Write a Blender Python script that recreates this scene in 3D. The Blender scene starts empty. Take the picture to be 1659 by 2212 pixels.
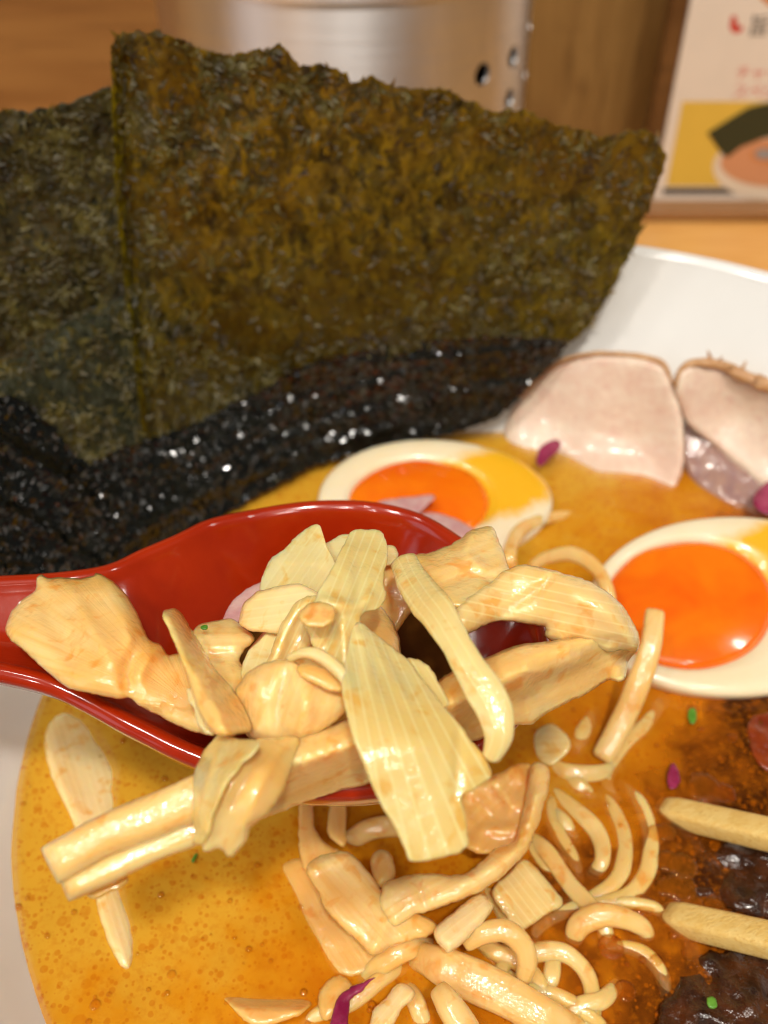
import bpy, bmesh, math, random
import numpy as np
from mathutils import Vector, noise, geometry
random.seed(7); rng = np.random.default_rng(7)
SC = bpy.context.scene
S = 0.01                                   # all lengths below are in centimetres

# ------------------------------------------------------------------ camera, world, lamps, exposure
PITCH, HC, FPX = math.radians(42), 14.5, 1106 / math.tan(math.radians(28))
FW = np.array([0, math.cos(PITCH), -math.sin(PITCH)]); UP = np.array([0, math.sin(PITCH), math.cos(PITCH)]); RT = np.array([1., 0, 0])
cam = bpy.data.objects.new('camera', bpy.data.cameras.new('camera')); SC.collection.objects.link(cam)
cam.location = (0, 0, HC * S); cam.rotation_euler = (math.radians(90) - PITCH, 0, 0)
cam.data.sensor_fit = 'VERTICAL'; cam.data.sensor_height = 36; cam.data.angle = math.radians(56)
cam.data.clip_start = .005; cam.data.clip_end = 50
cam.data.dof.use_dof = True; cam.data.dof.focus_distance = .125; cam.data.dof.aperture_fstop = 17.5
SC.camera = cam
W = bpy.data.worlds.new('World'); SC.world = W; W.use_nodes = True
W.node_tree.nodes['Background'].inputs[0].default_value = (1, .93, .84, 1)
W.node_tree.nodes['Background'].inputs[1].default_value = .07
def lamp(name, loc, size, watts, col, aim=(2, 12, 0)):
    d = bpy.data.lights.new(name, 'AREA'); d.shape = 'DISK'; d.size = size * S; d.energy = watts; d.color = col
    o = bpy.data.objects.new(name, d); SC.collection.objects.link(o); o.location = Vector(loc) * S
    o.rotation_euler = (Vector(aim) - Vector(loc)).to_track_quat('-Z', 'Y').to_euler()
WARM, COOL = (1, .94, .85), (.72, .86, 1)
for lx, ly, lz, ls, lw in ((8, -40, 112, 9, 7.2), (-46, -30, 108, 9, 3.2), (-58, 2, 110, 8, 1.0), (-22, -24, 116, 8, 1.2), (80, -8, 116, 8, .8), (40, -36, 112, 8, 1.0), (-46, -86, 100, 8, 1.8), (-10, -74, 104, 8, 2.2), (30, -90, 100, 8, 1.6), (-18, 86, 72, 7, 5.4), (16, 90, 72, 7, 5.4)):
    lamp('ceiling_lamp', (lx, ly, lz), ls, lw, WARM)
lamp('cool_fill_panel', (-120, -60, 48), 80, 2.2, COOL, (0, 25, 3))  # unseen panel, added for cool fill and a pale band on the steel
lamp('cool_fill_panel', (100, 95, 40), 26, 2.0, COOL, (0, 35, 3))  # second unseen panel, added for a cool streak on the canister
SC.view_settings.view_transform = 'Standard'; SC.view_settings.look = 'None'
SC.view_settings.gamma = 1; SC.view_settings.use_curve_mapping = False; SC.view_settings.exposure = 0.10
SC.cycles.max_bounces = 9; SC.cycles.transparent_max_bounces = 16; SC.cycles.sample_clamp_indirect = 6
SC.cycles.use_denoising = True; SC.cycles.filter_width = 1.1

# ------------------------------------------------------------------ where a point of the picture lies at a given height or distance
def ray(x, y): return FW + RT * ((x - 829.5) / FPX) + UP * ((1106 - y) / FPX)
def at(x, y, z):
    d = ray(x, y); return np.array([0, 0, HC]) + d * ((z - HC) / d[2])
def at_plane(x, y, p, n):
    d = ray(x, y); o = np.array([0, 0, HC]); return o + d * (np.dot(np.array(p) - o, n) / np.dot(d, n))
def rays(P):
    P = np.asarray(P, float); return FW + np.outer((P[:, 0] - 829.5) / FPX, RT) + np.outer((1106 - P[:, 1]) / FPX, UP)

# ------------------------------------------------------------------ linking, naming
def tag(o, label=None, cat=None, group=None, kind=None):
    if label: o['label'] = label
    if cat: o['category'] = cat
    if group: o['group'] = group
    if kind: o['kind'] = kind
    return o
def mk(name, V, F, mat, parent=None, smooth=True, uv=None, mats=None, matidx=None):
    V = np.asarray(V, float)
    c = np.array([(V[:, 0].min() + V[:, 0].max()) / 2, (V[:, 1].min() + V[:, 1].max()) / 2, V[:, 2].min()])
    me = bpy.data.meshes.new(name); me.from_pydata(((V - c) * S).tolist(), [], [list(f) for f in F])
    if smooth: me.polygons.foreach_set('use_smooth', [True] * len(me.polygons))
    if uv is not None:
        L = me.uv_layers.new(name='UVMap'); li = np.empty(len(me.loops), int); me.loops.foreach_get('vertex_index', li)
        L.data.foreach_set('uv', np.asarray(uv, float)[li].ravel())
    for m in (mats or [mat]): me.materials.append(m)
    if matidx is not None: me.polygons.foreach_set('material_index', matidx)
    me.update(); o = bpy.data.objects.new(name, me); SC.collection.objects.link(o)
    w = Vector(c * S)
    if parent is not None: o.parent = parent; w = w - Vector(parent['w'])
    o.location = w; o['w'] = list(c * S)
    return o
def empty(name, loc):
    o = bpy.data.objects.new(name, None); SC.collection.objects.link(o); o.location = Vector(loc) * S; o['w'] = list(np.array(loc, float) * S)
    o.empty_display_size = .01; return o

# ------------------------------------------------------------------ materials
class NT:
    def __init__(s, name):
        s.m = bpy.data.materials.new(name); s.m.use_nodes = True; s.t = s.m.node_tree; s.t.nodes.clear()
        s.out = s.n('ShaderNodeOutputMaterial')
    def n(s, typ, **kw):
        x = s.t.nodes.new(typ)
        for k, v in kw.items():
            if k[0] == '_': setattr(x, k[1:], v)
            else: s.set(x, k, v)
        return x
    def set(s, x, k, v):
        i = x.inputs[int(k[1:])] if k[0] == 'i' and k[1:].isdigit() else x.inputs[k.replace('__', ' ')]
        if hasattr(v, 'outputs'): s.t.links.new(v.outputs[0], i)
        elif hasattr(v, 'is_linked'): s.t.links.new(v, i)
        else: i.default_value = v if not (isinstance(v, tuple) and len(v) == 3 and i.type == 'RGBA') else (*v, 1)
    def cm(s, scale=(1, 1, 1), uv=False, rot=(0, 0, 0)):       # coordinates in centimetres
        c = s.n('ShaderNodeTexCoord'); k = 1 if uv else 100
        mp = s.n('ShaderNodeMapping', Scale=tuple(k * a for a in scale), Rotation=rot)
        s.t.links.new(c.outputs['UV' if uv else 'Object'], mp.inputs[0])
        oi = s.n('ShaderNodeObjectInfo')
        ad = s.n('ShaderNodeVectorMath', _operation='ADD', i0=mp); mul = s.n('ShaderNodeMath', _operation='MULTIPLY', i0=oi.outputs['Random'], i1=37.)
        s.t.links.new(mul.outputs[0], ad.inputs[1]); return ad
    def noise(s, vec, scale, detail=3, rough=.55, dist=0): return s.n('ShaderNodeTexNoise', Vector=vec, Scale=scale, Detail=detail, Roughness=rough, Distortion=dist)
    def ramp(s, fac, stops):
        r = s.n('ShaderNodeValToRGB', Fac=fac); e = r.color_ramp.elements
        while len(e) < len(stops): e.new(.5)
        for a, (p, c) in zip(e, stops): a.position = p; a.color = (*c, 1) if len(c) == 3 else c
        return r
    def mix(s, f, a, b, mode='MIX'):
        x = s.n('ShaderNodeMix', _data_type='RGBA', _blend_type=mode, _clamp_factor=True)
        s.set(x, 'i0', f)
        for k, v in ((6, a), (7, b)):
            if hasattr(v, 'outputs'): s.t.links.new(v.outputs[0] if v.bl_idname != 'ShaderNodeMix' else v.outputs[2], x.inputs[k])
            else: x.inputs[k].default_value = (*v, 1)
        return x.outputs[2]
    def rng(s, f, a, b, c, d): return s.n('ShaderNodeMapRange', Value=f, i1=a, i2=b, i3=c, i4=d)
    def bump(s, h, dist_cm, strength=1, normal=None):
        b = s.n('ShaderNodeBump', Height=h, Strength=strength, Distance=dist_cm * S)
        if normal: s.t.links.new(normal.outputs[0], b.inputs['Normal'])
        return b
    def bsdf(s, **kw):
        p = s.n('ShaderNodeBsdfPrincipled')
        for k, v in kw.items(): s.set(p, k, v)
        s.t.links.new(p.outputs[0], s.out.inputs[0]); return p
def F0(x): return x.outputs[0]

def bamboo(name, pale, deep, stain, stria=.25, sss=.7, rough=.42, lines=0., period=.115, trans=0., wet=.022):
    t = NT(name); uv = t.cm((.35, 8, 1), True); ob = t.cm()
    fib = t.noise(uv, 1.0, 3, .55); blot = t.noise(ob, .75, 2, .5, .5); spot = t.noise(ob, 3.6, 3, .5, .6); wetn = t.noise(ob, 13, 2, .45); patch = t.noise(ob, 1.5, 2, .5); wet2 = t.noise(ob, 5, 2, .5)
    c = t.mix(F0(t.rng(blot, .42, .70, 0, .8)), pale, deep)
    c = t.mix(F0(t.rng(fib, .45, .70, 0, stria)), c_in(t, c), deep)
    c = t.mix(F0(t.rng(spot, .56, .70, 0, .6)), c_in(t, c), stain)
    b = t.bump(fib, .012); b = t.bump(wet2, .010, 1, b)
    if lines:
        uv2 = t.cm((.10, 1, 1), True); vn = t.n('ShaderNodeTexWave', _bands_direction='Y', Vector=uv2, Scale=.314 / period, Distortion=1.1, Detail=1, Detail__Scale=1.2)
        c = t.mix(F0(t.rng(vn, .84, .99, 0, lines)), c_in(t, c), tuple(min(.93, a * 1.06 + .06) for a in pale)); b = t.bump(vn, .0012, 1, b)
    pm = t.rng(patch, .42, .62, .25, 1); wm = t.n('ShaderNodeMath', _operation='MULTIPLY', i0=wetn, i1=pm); b2 = t.bump(wm, wet, 1, b)
    p = t.bsdf(Base__Color=c, Subsurface__Weight=sss, Subsurface__Radius=(1, .46, .18), Subsurface__Scale=.0034,
           Roughness=F0(t.rng(wetn, .3, .7, rough * .8, rough * 1.3)), Normal=b, Coat__Weight=1., Coat__Roughness=.14, Coat__Normal=b2, Specular__IOR__Level=.35)
    if trans:
        tl = t.n('ShaderNodeBsdfTranslucent', Color=c, Normal=b); mx = t.n('ShaderNodeMixShader', i0=trans, i1=p, i2=tl); t.t.links.new(mx.outputs[0], t.out.inputs[0])
    return t.m
def c_in(t, sock):
    class _P: pass
    r = t.n('NodeReroute'); t.t.links.new(sock, r.inputs[0]); return r
M = {}
M['menma'] = bamboo('bamboo shoot', (.86, .605, .245), (.82, .45, .11), (.79, .27, .006), .7)
M['leaf'] = bamboo('bamboo leaf', (.87, .62, .26), (.84, .50, .14), (.80, .33, .012), .35, .6, lines=.6, trans=.03)
M['pale'] = bamboo('pale bamboo shoot', (.88, .65, .32), (.84, .53, .18), (.80, .35, .015), .35, .65, lines=.25)
M['soaked'] = bamboo('bamboo shoot in broth', (.83, .50, .165), (.78, .36, .065), (.75, .22, .005), .5)
M['noodle'] = bamboo('noodle', (.83, .56, .215), (.79, .41, .08), (.75, .26, .007), .1, wet=.018)

def m_simple(name, col, col2, sc, rough, bumpd=0, bs=None, **kw):
    t = NT(name); ob = t.cm(); nz = t.noise(ob, sc, 4, .6)
    a = dict(Base__Color=t.mix(F0(t.rng(nz, .35, .68, 0, 1)), col, col2), Roughness=rough)
    if bumpd: a['Normal'] = t.bump(t.noise(ob, bs or sc, 3, .6), bumpd)
    a.update(kw); t.bsdf(**a); return t.m
M['porcelain'] = m_simple('white porcelain', (.80, .79, .76), (.77, .755, .72), .3, .16, .01, .5, Coat__Weight=.5)
M['lacquer'] = m_simple('red lacquer', (.36, .021, .0010), (.29, .013, .0008), .8, .3, .004, 9, Coat__Weight=1., Coat__Roughness=.09, Specular__IOR__Level=.1)
M['onion'] = m_simple('red onion', (.20, .008, .045), (.36, .04, .11), 3, .25, .02, 5, Subsurface__Weight=.2, Subsurface__Scale=.001)
M['onion_pale'] = m_simple('pale onion', (.62, .40, .36), (.52, .26, .26), 4, .25, .02, 6, Subsurface__Weight=.3, Subsurface__Scale=.001)
M['scallion'] = m_simple('scallion', (.06, .19, .015), (.12, .30, .03), 6, .3, .01, 8)
M['char'] = m_simple('dark seared meat', (.018, .006, .003), (.075, .020, .004), 2.6, .2, .05, 6, Coat__Weight=.4, Coat__Roughness=.12)
M['chili'] = m_simple('red chilli paste', (.16, .018, .003), (.26, .04, .004), 2.2, .2, .06, 4, Coat__Weight=.6)
M['tendon'] = m_simple('grey purple fat', (.30, .17, .16), (.44, .27, .20), 2.5, .2, .02, 5, Coat__Weight=1., Subsurface__Weight=.2, Subsurface__Scale=.001)
M['stick'] = None
def m_wood(name, a, b, c, scale, rot=(0, 0, 0), rough=.4, ring=1.0):
    t = NT(name); v = t.cm(scale, rot=rot); n1 = t.noise(v, 1, 5, .62, .6); n2 = t.noise(v, 3.1, 3, .5); sp = t.noise(t.cm(), .35, 3, .6)
    col = t.mix(F0(t.rng(n1, .35, .66, 0, 1)), a, b); col = t.mix(F0(t.rng(n2, .55, .72, 0, .6)), c_in(t, col), c)
    col = t.mix(F0(t.rng(sp, .60, .78, 0, .5)), c_in(t, col), c)
    t.bsdf(Base__Color=col, Roughness=rough, Normal=t.bump(n2, .012)); return t.m
M['counter'] = m_wood('counter wood', (.84, .46, .14), (.76, .37, .095), (.66, .29, .06), (.12, 1.6, 1.), rough=.3)
M['board_h'] = m_wood('wall board, grain across', (.31, .145, .036), (.22, .09, .019), (.14, .052, .010), (.05, .05, .55), rough=.45)
M['board_v'] = m_wood('wall board, grain upright', (.30, .16, .045), (.22, .108, .026), (.13, .058, .012), (.9, .9, .09), rough=.45)
M['dark_wood'] = m_wood('dark wood', (.15, .065, .018), (.10, .040, .010), (.06, .024, .006), (.2, .8, .8), rough=.35)
M['stand'] = m_wood('stand wood', (.34, .165, .060), (.26, .115, .036), (.20, .085, .024), (.1, .8, .8), rough=.3)
M['stick'] = m_wood('chopstick wood', (.82, .60, .22), (.74, .48, .13), (.58, .31, .05), (.5, 8, 8), rough=.35)
def m_steel():
    t = NT('brushed steel'); v = t.cm((.15, .15, 9)); n1 = t.noise(v, 1, 4, .6); g = t.noise(t.cm((1, 1, .25)), .45, 3, .6)
    t.bsdf(Base__Color=t.mix(F0(t.rng(g, .35, .7, 0, 1)), (.80, .79, .80), (.68, .67, .68)), Metallic=1., Roughness=F0(t.rng(n1, .3, .7, .40, .5)), Anisotropic=.85, Anisotropic__Rotation=.25, Normal=t.bump(n1, .002)); return t.m
M['steel'] = m_steel()
def m_flat(name, c, rough=.5): return m_simple(name, c, tuple(a * .96 for a in c), .8, rough)
M['card'] = m_flat('card paper', (.74, .64, .54)); M['yellow'] = m_flat('yellow print', (.70, .45, .06)); M['ink'] = m_flat('black print', (.05, .04, .035))
M['redink'] = m_flat('red print', (.55, .035, .02)); M['pinkink'] = m_flat('light red print', (.66, .16, .12)); M['green'] = m_flat('seaweed print', (.030, .032, .010))
M['peach'] = m_flat('peach print', (.60, .27, .13)); M['ivory'] = m_flat('ivory print', (.72, .60, .46)); M['orange'] = m_flat('orange print', (.60, .22, .06)); M['greyink'] = m_flat('grey print', (.30, .27, .26))

def m_nori(name, wet, grey=0.):
    t = NT(name); ob = t.cm(); st = t.cm((1, 1, .6))
    wp = t.noise(ob, 2.5, 2, .5); wv = t.n('ShaderNodeVectorMath', _operation='SCALE', i0=wp.outputs['Color']); wv.inputs['Scale'].default_value = .5
    ad = t.n('ShaderNodeVectorMath', _operation='ADD', i0=st, i1=wv); vo = t.n('ShaderNodeTexVoronoi', Vector=ad, Scale=8.5, _feature='F1'); vs = t.n('ShaderNodeSeparateColor', i0=vo.outputs['Color'])
    n1 = t.noise(st, 3.3, 5, .66, .7); n2 = t.noise(st, 9, 3, .6, .5); big = t.noise(ob, .42, 3, .6, .3); n3 = t.noise(st, 2.6, 3, .55, 1.)
    if wet:
        c = t.mix(F0(t.rng(n1, .4, .7, 0, 1)), (.002, .0026, .0026), (.008, .0085, .006))
        b = t.bump(t.noise(ob, 3.6, 1.5, .5, .3), .075)
        t.bsdf(Base__Color=c, Roughness=.12, Normal=b, Specular__IOR__Level=.35, Coat__Weight=.6, Coat__Roughness=.03, Coat__Normal=b); return t.m
    k = t.n('ShaderNodeMath', _operation='MULTIPLY_ADD', i0=vs.outputs[0], i1=.34, i2=n1)
    c = t.mix(F0(t.rng(k, .42, .90, 0, 1)), (.012, .013, .004), (.080, .074, .012) if not grey else (.044, .047, .026))
    c = t.mix(F0(t.rng(n3, .56, .72, 0, .8)), c_in(t, c), (.12, .105, .018) if not grey else (.085, .085, .050))
    tr = t.mix(F0(t.rng(k, .42, .86, 0, 1)), (.17, .125, .003), (.98, .84, .024)); tr = t.mix(F0(t.rng(big, .38, .62, .0, .75)), c_in(t, tr), (.70, .52, .008))
    b = t.bump(n1, .07); b = t.bump(vs.outputs[0], .012, 1, b); b = t.bump(n2, .012, 1, b)
    p = t.bsdf(Base__Color=c, Roughness=F0(t.rng(n2, .3, .7, .30 - grey * .08, .55)), Normal=b, Specular__IOR__Level=.4 - grey * .12)
    tl = t.n('ShaderNodeBsdfTranslucent', Color=tr, Normal=b); mx = t.n('ShaderNodeMixShader', i0=.66 - grey * .40, i1=p, i2=tl)
    t.t.links.new(mx.outputs[0], t.out.inputs[0]); return t.m
M['nori'] = m_nori('dry seaweed', False); M['nori_wet'] = m_nori('wet seaweed', True); M['nori_sheen'] = m_nori('greyish dry seaweed', False, 1.)  # greyer copy paints the left sheet's cool reflected sheen into its colour
def m_flake():
    t = NT('seaweed flake'); oi = t.noise(t.cm(), 2.1, 2, .5)
    c = t.ramp(oi, [(.3, (.020, .018, .005)), (.5, (.075, .062, .011)), (.68, (.17, .145, .035))])
    p = t.bsdf(Base__Color=c, Roughness=.42, Specular__IOR__Level=.35); tl = t.n('ShaderNodeBsdfTranslucent', Color=(.50, .29, .02, 1))
    mx = t.n('ShaderNodeMixShader', i0=.5, i1=p, i2=tl); t.t.links.new(mx.outputs[0], t.out.inputs[0]); return t.m
M['flake'] = m_flake(); M['flake_wet'] = m_simple('wet seaweed flake', (.003, .0035, .003), (.012, .012, .008), 3, .085, Specular__IOR__Level=.7)

# ------------------------------------------------------------------ mesh helpers
def catmull(P, n, closed=False):
    P = np.asarray(P, float); m = len(P); seg = m if closed else m - 1; out = []
    for k in range(seg):
        if closed: a, b, c, d = P[(k - 1) % m], P[k], P[(k + 1) % m], P[(k + 2) % m]
        else: a, b, c, d = P[max(k - 1, 0)], P[k], P[k + 1], P[min(k + 2, m - 1)]
        for s in np.arange(n) / n:
            out.append(.5 * ((2 * b) + (c - a) * s + (2 * a - 5 * b + 4 * c - d) * s * s + (3 * b - a - 3 * c + d) * s ** 3))
    if not closed: out.append(P[-1])
    return np.array(out)
def resample(P, step, closed=False):
    Q = np.vstack([P, P[:1]]) if closed else P
    L = np.r_[0, np.cumsum(np.linalg.norm(np.diff(Q[:, :2], axis=0), axis=1))]; n = max(3, int(round(L[-1] / step)))
    s = np.linspace(0, L[-1], n + 1); R = np.stack([np.interp(s, L, Q[:, k]) for k in range(Q.shape[1])], 1)
    return R[:-1] if closed else R
def seg_dist(P, A, B):
    out = np.full(len(P), 1e9)
    for a, b in zip(A, B):
        d = b - a; t = np.clip(((P - a) @ d) / max(d @ d, 1e-9), 0, 1); out = np.minimum(out, np.hypot(*(P - a - t[:, None] * d).T))
    return out
def inside(P, O):
    x, y = P[:, 0], P[:, 1]; r = np.zeros(len(P), bool); j = len(O) - 1
    for i in range(len(O)):
        xi, yi, xj, yj = *O[i], *O[j]
        if yi != yj:
            r ^= ((yi > y) != (yj > y)) & (x < (xj - xi) * (y - yi) / (yj - yi) + xi)
        j = i
    return r
def zmap(P, zc):
    """Heights between given points: a thin plate through them."""
    if not hasattr(zc, '__len__'): return np.full(len(P), float(zc))
    C = np.asarray(zc, float); n = len(C)
    if n < 3:
        D = np.hypot(P[:, None, 0] - C[None, :, 0], P[:, None, 1] - C[None, :, 1]) + 30; w = D ** -1.6; return (w * C[None, :, 2]).sum(1) / w.sum(1)
    k = lambda D: np.where(D > 1e-6, D * D * np.log(D + 1e-9), 0); sc = 100.; X = C[:, :2] / sc; D = np.hypot(X[:, None, 0] - X[None, :, 0], X[:, None, 1] - X[None, :, 1])
    A = np.zeros((n + 3, n + 3)); A[:n, :n] = k(D) + np.eye(n) * .12; A[:n, n:] = np.c_[np.ones(n), X]; A[n:, :n] = A[:n, n:].T
    w = np.linalg.lstsq(A, np.r_[C[:, 2], 0, 0, 0], rcond=None)[0]; Q = P / sc; E = np.hypot(Q[:, None, 0] - X[None, :, 0], Q[:, None, 1] - X[None, :, 1])
    return np.clip(k(E) @ w[:n] + np.c_[np.ones(len(Q)), Q] @ w[n:], C[:, 2].min() - .25, C[:, 2].max() + .25)
def triangulate(O, inner):
    n = len(O); pts = [Vector(p) for p in np.vstack([O, inner])]
    v, e, f, *_ = geometry.delaunay_2d_cdt(pts, [(i, (i + 1) % n) for i in range(n)], [], 1, 1e-4)
    return np.array([tuple(p) for p in v]), [tuple(q) for q in f]
def rings_of(O, dists):
    T = np.roll(O, -1, 0) - np.roll(O, 1, 0); T /= np.linalg.norm(T, axis=1)[:, None] + 1e-9
    A = np.sum(O[:, 0] * np.roll(O[:, 1], -1) - np.roll(O[:, 0], -1) * O[:, 1]); Nn = np.stack([-T[:, 1], T[:, 0]], 1) * (1 if A > 0 else -1)
    out = []
    for d in dists:
        R = O + Nn * d; R = R[inside(R, O)]
        if len(R): R = R[seg_dist(R, O, np.roll(O, -1, 0)) > d * .9]
        if len(R): out.append(R)
    return np.vstack(out) if out else np.zeros((0, 2))
def fill(O, step, ringd):
    lo, hi = O.min(0), O.max(0); gx, gy = np.meshgrid(np.arange(lo[0], hi[0], step), np.arange(lo[1], hi[1], step * .87)); gx = gx + (np.arange(gx.shape[0]) % 2)[:, None] * step / 2
    G = np.stack([gx.ravel(), gy.ravel()], 1); G = G[inside(G, O)]
    if len(G): G = G[seg_dist(G, O, np.roll(O, -1, 0)) > max(ringd, default=0) + step * .45]
    return triangulate(O, np.vstack([rings_of(O, ringd), G]))
def nz(v, f, s=0.): return noise.noise(Vector((v[0] * f + s, v[1] * f - s, v[2] * f + s * .7)))
def fbm(V, f, s=0., oct=2):
    r = np.zeros(len(V)); a = 1.
    for k in range(oct):
        r += a * np.array([nz(v, f * 2 ** k, s + 11 * k) for v in V]); a *= .5
    return r

SEED = [0]
def slab(name, outline, zc, T, mat, label=None, cat=None, group=None, r=None, step=9, wob=.03, wf=1.2, rag=1.5, ang=0, polar=None, folds=(), grain=.006, parent=None, smoothing=3, grow=0):
    """A solid piece with its outline, its height above the broth (zc), thickness 2T, rounded edges and folds."""
    SEED[0] += 1; sd = SEED[0] * 3.7
    O = catmull(outline, smoothing, True) if smoothing else np.asarray(outline, float)
    O = resample(O, step * .8, True)
    if grow:
        Tn = np.roll(O, -1, 0) - np.roll(O, 1, 0); Tn /= np.linalg.norm(Tn, axis=1)[:, None] + 1e-9; ar_ = np.sum(O[:, 0] * np.roll(O[:, 1], -1) - np.roll(O[:, 0], -1) * O[:, 1])
        O = resample(O + np.stack([Tn[:, 1], -Tn[:, 0]], 1) * grow * (1 if ar_ > 0 else -1), step * .8, True)
    if rag: O = O + np.array([[rag * (nz((p[0], p[1], sd), .045) + .7 * nz((p[0], p[1], sd + 9), .13)) * 1.6, rag * (nz((p[0], p[1], sd + 5), .045) + .7 * nz((p[0], p[1], sd + 3), .13)) * 1.6] for p in O])
    sc = np.linalg.norm(at(*O.mean(0), np.mean(zmap(O, zc))) - at(O[:, 0].mean() + 100, O[:, 1].mean(), np.mean(zmap(O, zc)))) / 100
    r = r or T; rp = r / sc
    V2, Fc = fill(O, step, [rp * .10, rp * .35, rp * .75] if rp > 3 else [rp * .5])
    d = seg_dist(V2, O, np.roll(O, -1, 0)); d[d < 1e-3] = 0
    z = zmap(V2, zc); D = rays(V2); P = np.array([0, 0, HC]) + D * ((z - HC) / D[:, 2])[:, None]
    n = -D / np.linalg.norm(D, axis=1)[:, None]; q = np.clip(d / rp, 0, 1); prof = np.sqrt(np.maximum(0, 1 - (1 - q) ** 2))
    rel = np.zeros(len(V2))
    for line, dep, wd in folds:
        L = catmull(line, 6); rel += dep * np.exp(-(seg_dist(V2, L[:-1], L[1:]) / wd) ** 2)
    rel *= np.clip(d / (rp * .6 + 4), 0, 1)
    w = fbm(P, wf, sd) * wob + fbm(P, wf * 3.3, sd + 40, 1) * wob * .35
    mid = P + n * w[:, None]
    top = mid + n * (T * prof + rel)[:, None]; bot = mid + n * (-T * prof + np.minimum(rel, rel * .7))[:, None]
    k = len(V2); rim = d == 0; mp = np.where(rim, np.arange(k), np.arange(k) + k)
    A = [tuple(f) for f in Fc]; c = np.array([(V2[f[1]] - V2[f[0]])[0] * (V2[f[2]] - V2[f[0]])[1] - (V2[f[1]] - V2[f[0]])[1] * (V2[f[2]] - V2[f[0]])[0] for f in A])
    FT = [f if s < 0 else f[::-1] for f, s in zip(A, c)]; FB = [tuple(mp[i] for i in f[::-1]) for f in FT]
    FB = [g for g, f in zip(FB, FT) if g != f[::-1]]
    if polar: dv = V2 - np.array(polar); rr = np.hypot(*dv.T); uv = np.stack([rr * sc, np.arctan2(dv[:, 1], dv[:, 0]) * 480 * sc], 1)
    else: ca, sa = math.cos(math.radians(ang)), math.sin(math.radians(ang)); uv = np.stack([(V2[:, 0] * ca + V2[:, 1] * sa) * sc, (-V2[:, 0] * sa + V2[:, 1] * ca) * sc], 1)
    if grain:
        g = np.array([nz((u * .5, v * 7, sd), 1.) + .6 * nz((u * .9, v * 16, sd + 4), 1.) for u, v in uv]) * grain * np.clip(d / (rp * .8 + 3), 0, 1); top = top + n * g[:, None]; bot = bot + n * g[:, None] * .7
    o = mk(name, np.vstack([top, bot]), FT + FB, M[mat], parent, uv=np.vstack([uv, uv]))
    return tag(o, label, cat, group) if label else o

def ribbon(name, path, widths, th, mat, label=None, cat=None, group=None, arch=0., roll=0., sq=2.6, step=9, wob=.02, wf=1.5, seg=18, taper=.35, parent=None):
    """A strip or noodle swept along a path (picture x, y, height), with its own width, thickness and rounded section."""
    SEED[0] += 1; sd = SEED[0] * 2.3
    P = catmull(path, 10); L = np.r_[0, np.cumsum(np.hypot(*np.diff(P[:, :2], axis=0).T))]; n = max(6, int(L[-1] / step)); s = np.linspace(0, L[-1], n)
    P = np.stack([np.interp(s, L, P[:, k]) for k in range(3)], 1); wd = np.interp(s / L[-1], np.linspace(0, 1, len(widths)), widths) if hasattr(widths, '__len__') else np.full(n, float(widths))
    rl = np.radians(np.interp(s / L[-1], np.linspace(0, 1, len(roll)), roll) if hasattr(roll, '__len__') else np.full(n, float(roll)))
    C = np.array([at(*p) for p in P]); D = rays(P); dep = (C - [0, 0, HC]) @ FW; Vw = -D / np.linalg.norm(D, axis=1)[:, None]
    T = np.gradient(C, axis=0); T /= np.linalg.norm(T, axis=1)[:, None]; Sd = np.cross(T, Vw); Sd /= np.linalg.norm(Sd, axis=1)[:, None]; N = np.cross(Sd, T)
    S2 = Sd * np.cos(rl)[:, None] + N * np.sin(rl)[:, None]; N2 = N * np.cos(rl)[:, None] - Sd * np.sin(rl)[:, None]
    V, UV = [], []; a = wd / 2 * dep / FPX; lc = np.r_[0, np.cumsum(np.linalg.norm(np.diff(C, axis=0), axis=1))]
    e = np.minimum(lc, lc[-1] - lc); cap = np.sqrt(np.clip(1 - (1 - np.clip(e / (th * .5), 0, 1)) ** 2, .02, 1)); capw = 1 - (1 - cap) * taper
    for i in range(n):
        for k in range(seg):
            th_ = 2 * math.pi * k / seg; cx, sy = math.cos(th_), math.sin(th_); x = math.copysign(abs(cx) ** (2 / sq), cx); y = math.copysign(abs(sy) ** (2 / sq), sy)
            p = C[i] + S2[i] * (x * a[i] * capw[i]) + N2[i] * (y * th / 2 * cap[i] - arch * x * x)
            V.append(p); UV.append((lc[i], x * a[i]))
    V = np.array(V); cen = np.repeat(C, seg, 0); dv = V - cen; dv /= np.linalg.norm(dv, axis=1)[:, None] + 1e-9
    V = V + dv * (fbm(V, wf, sd) * wob)[:, None]
    F = [(i * seg + k, i * seg + (k + 1) % seg, (i + 1) * seg + (k + 1) % seg, (i + 1) * seg + k) for i in range(n - 1) for k in range(seg)]
    b = len(V); V = np.vstack([V, C[0] - T[0] * .004, C[-1] + T[-1] * .004]); UV += [(0, 0), (lc[-1], 0)]
    F += [(b, (k + 1) % seg, k) for k in range(seg)] + [(b + 1, (n - 1) * seg + k, (n - 1) * seg + (k + 1) % seg) for k in range(seg)]
    o = mk(name, V, [f[::-1] for f in F], M[mat], parent, uv=UV); return tag(o, label, cat, group) if label else o

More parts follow.
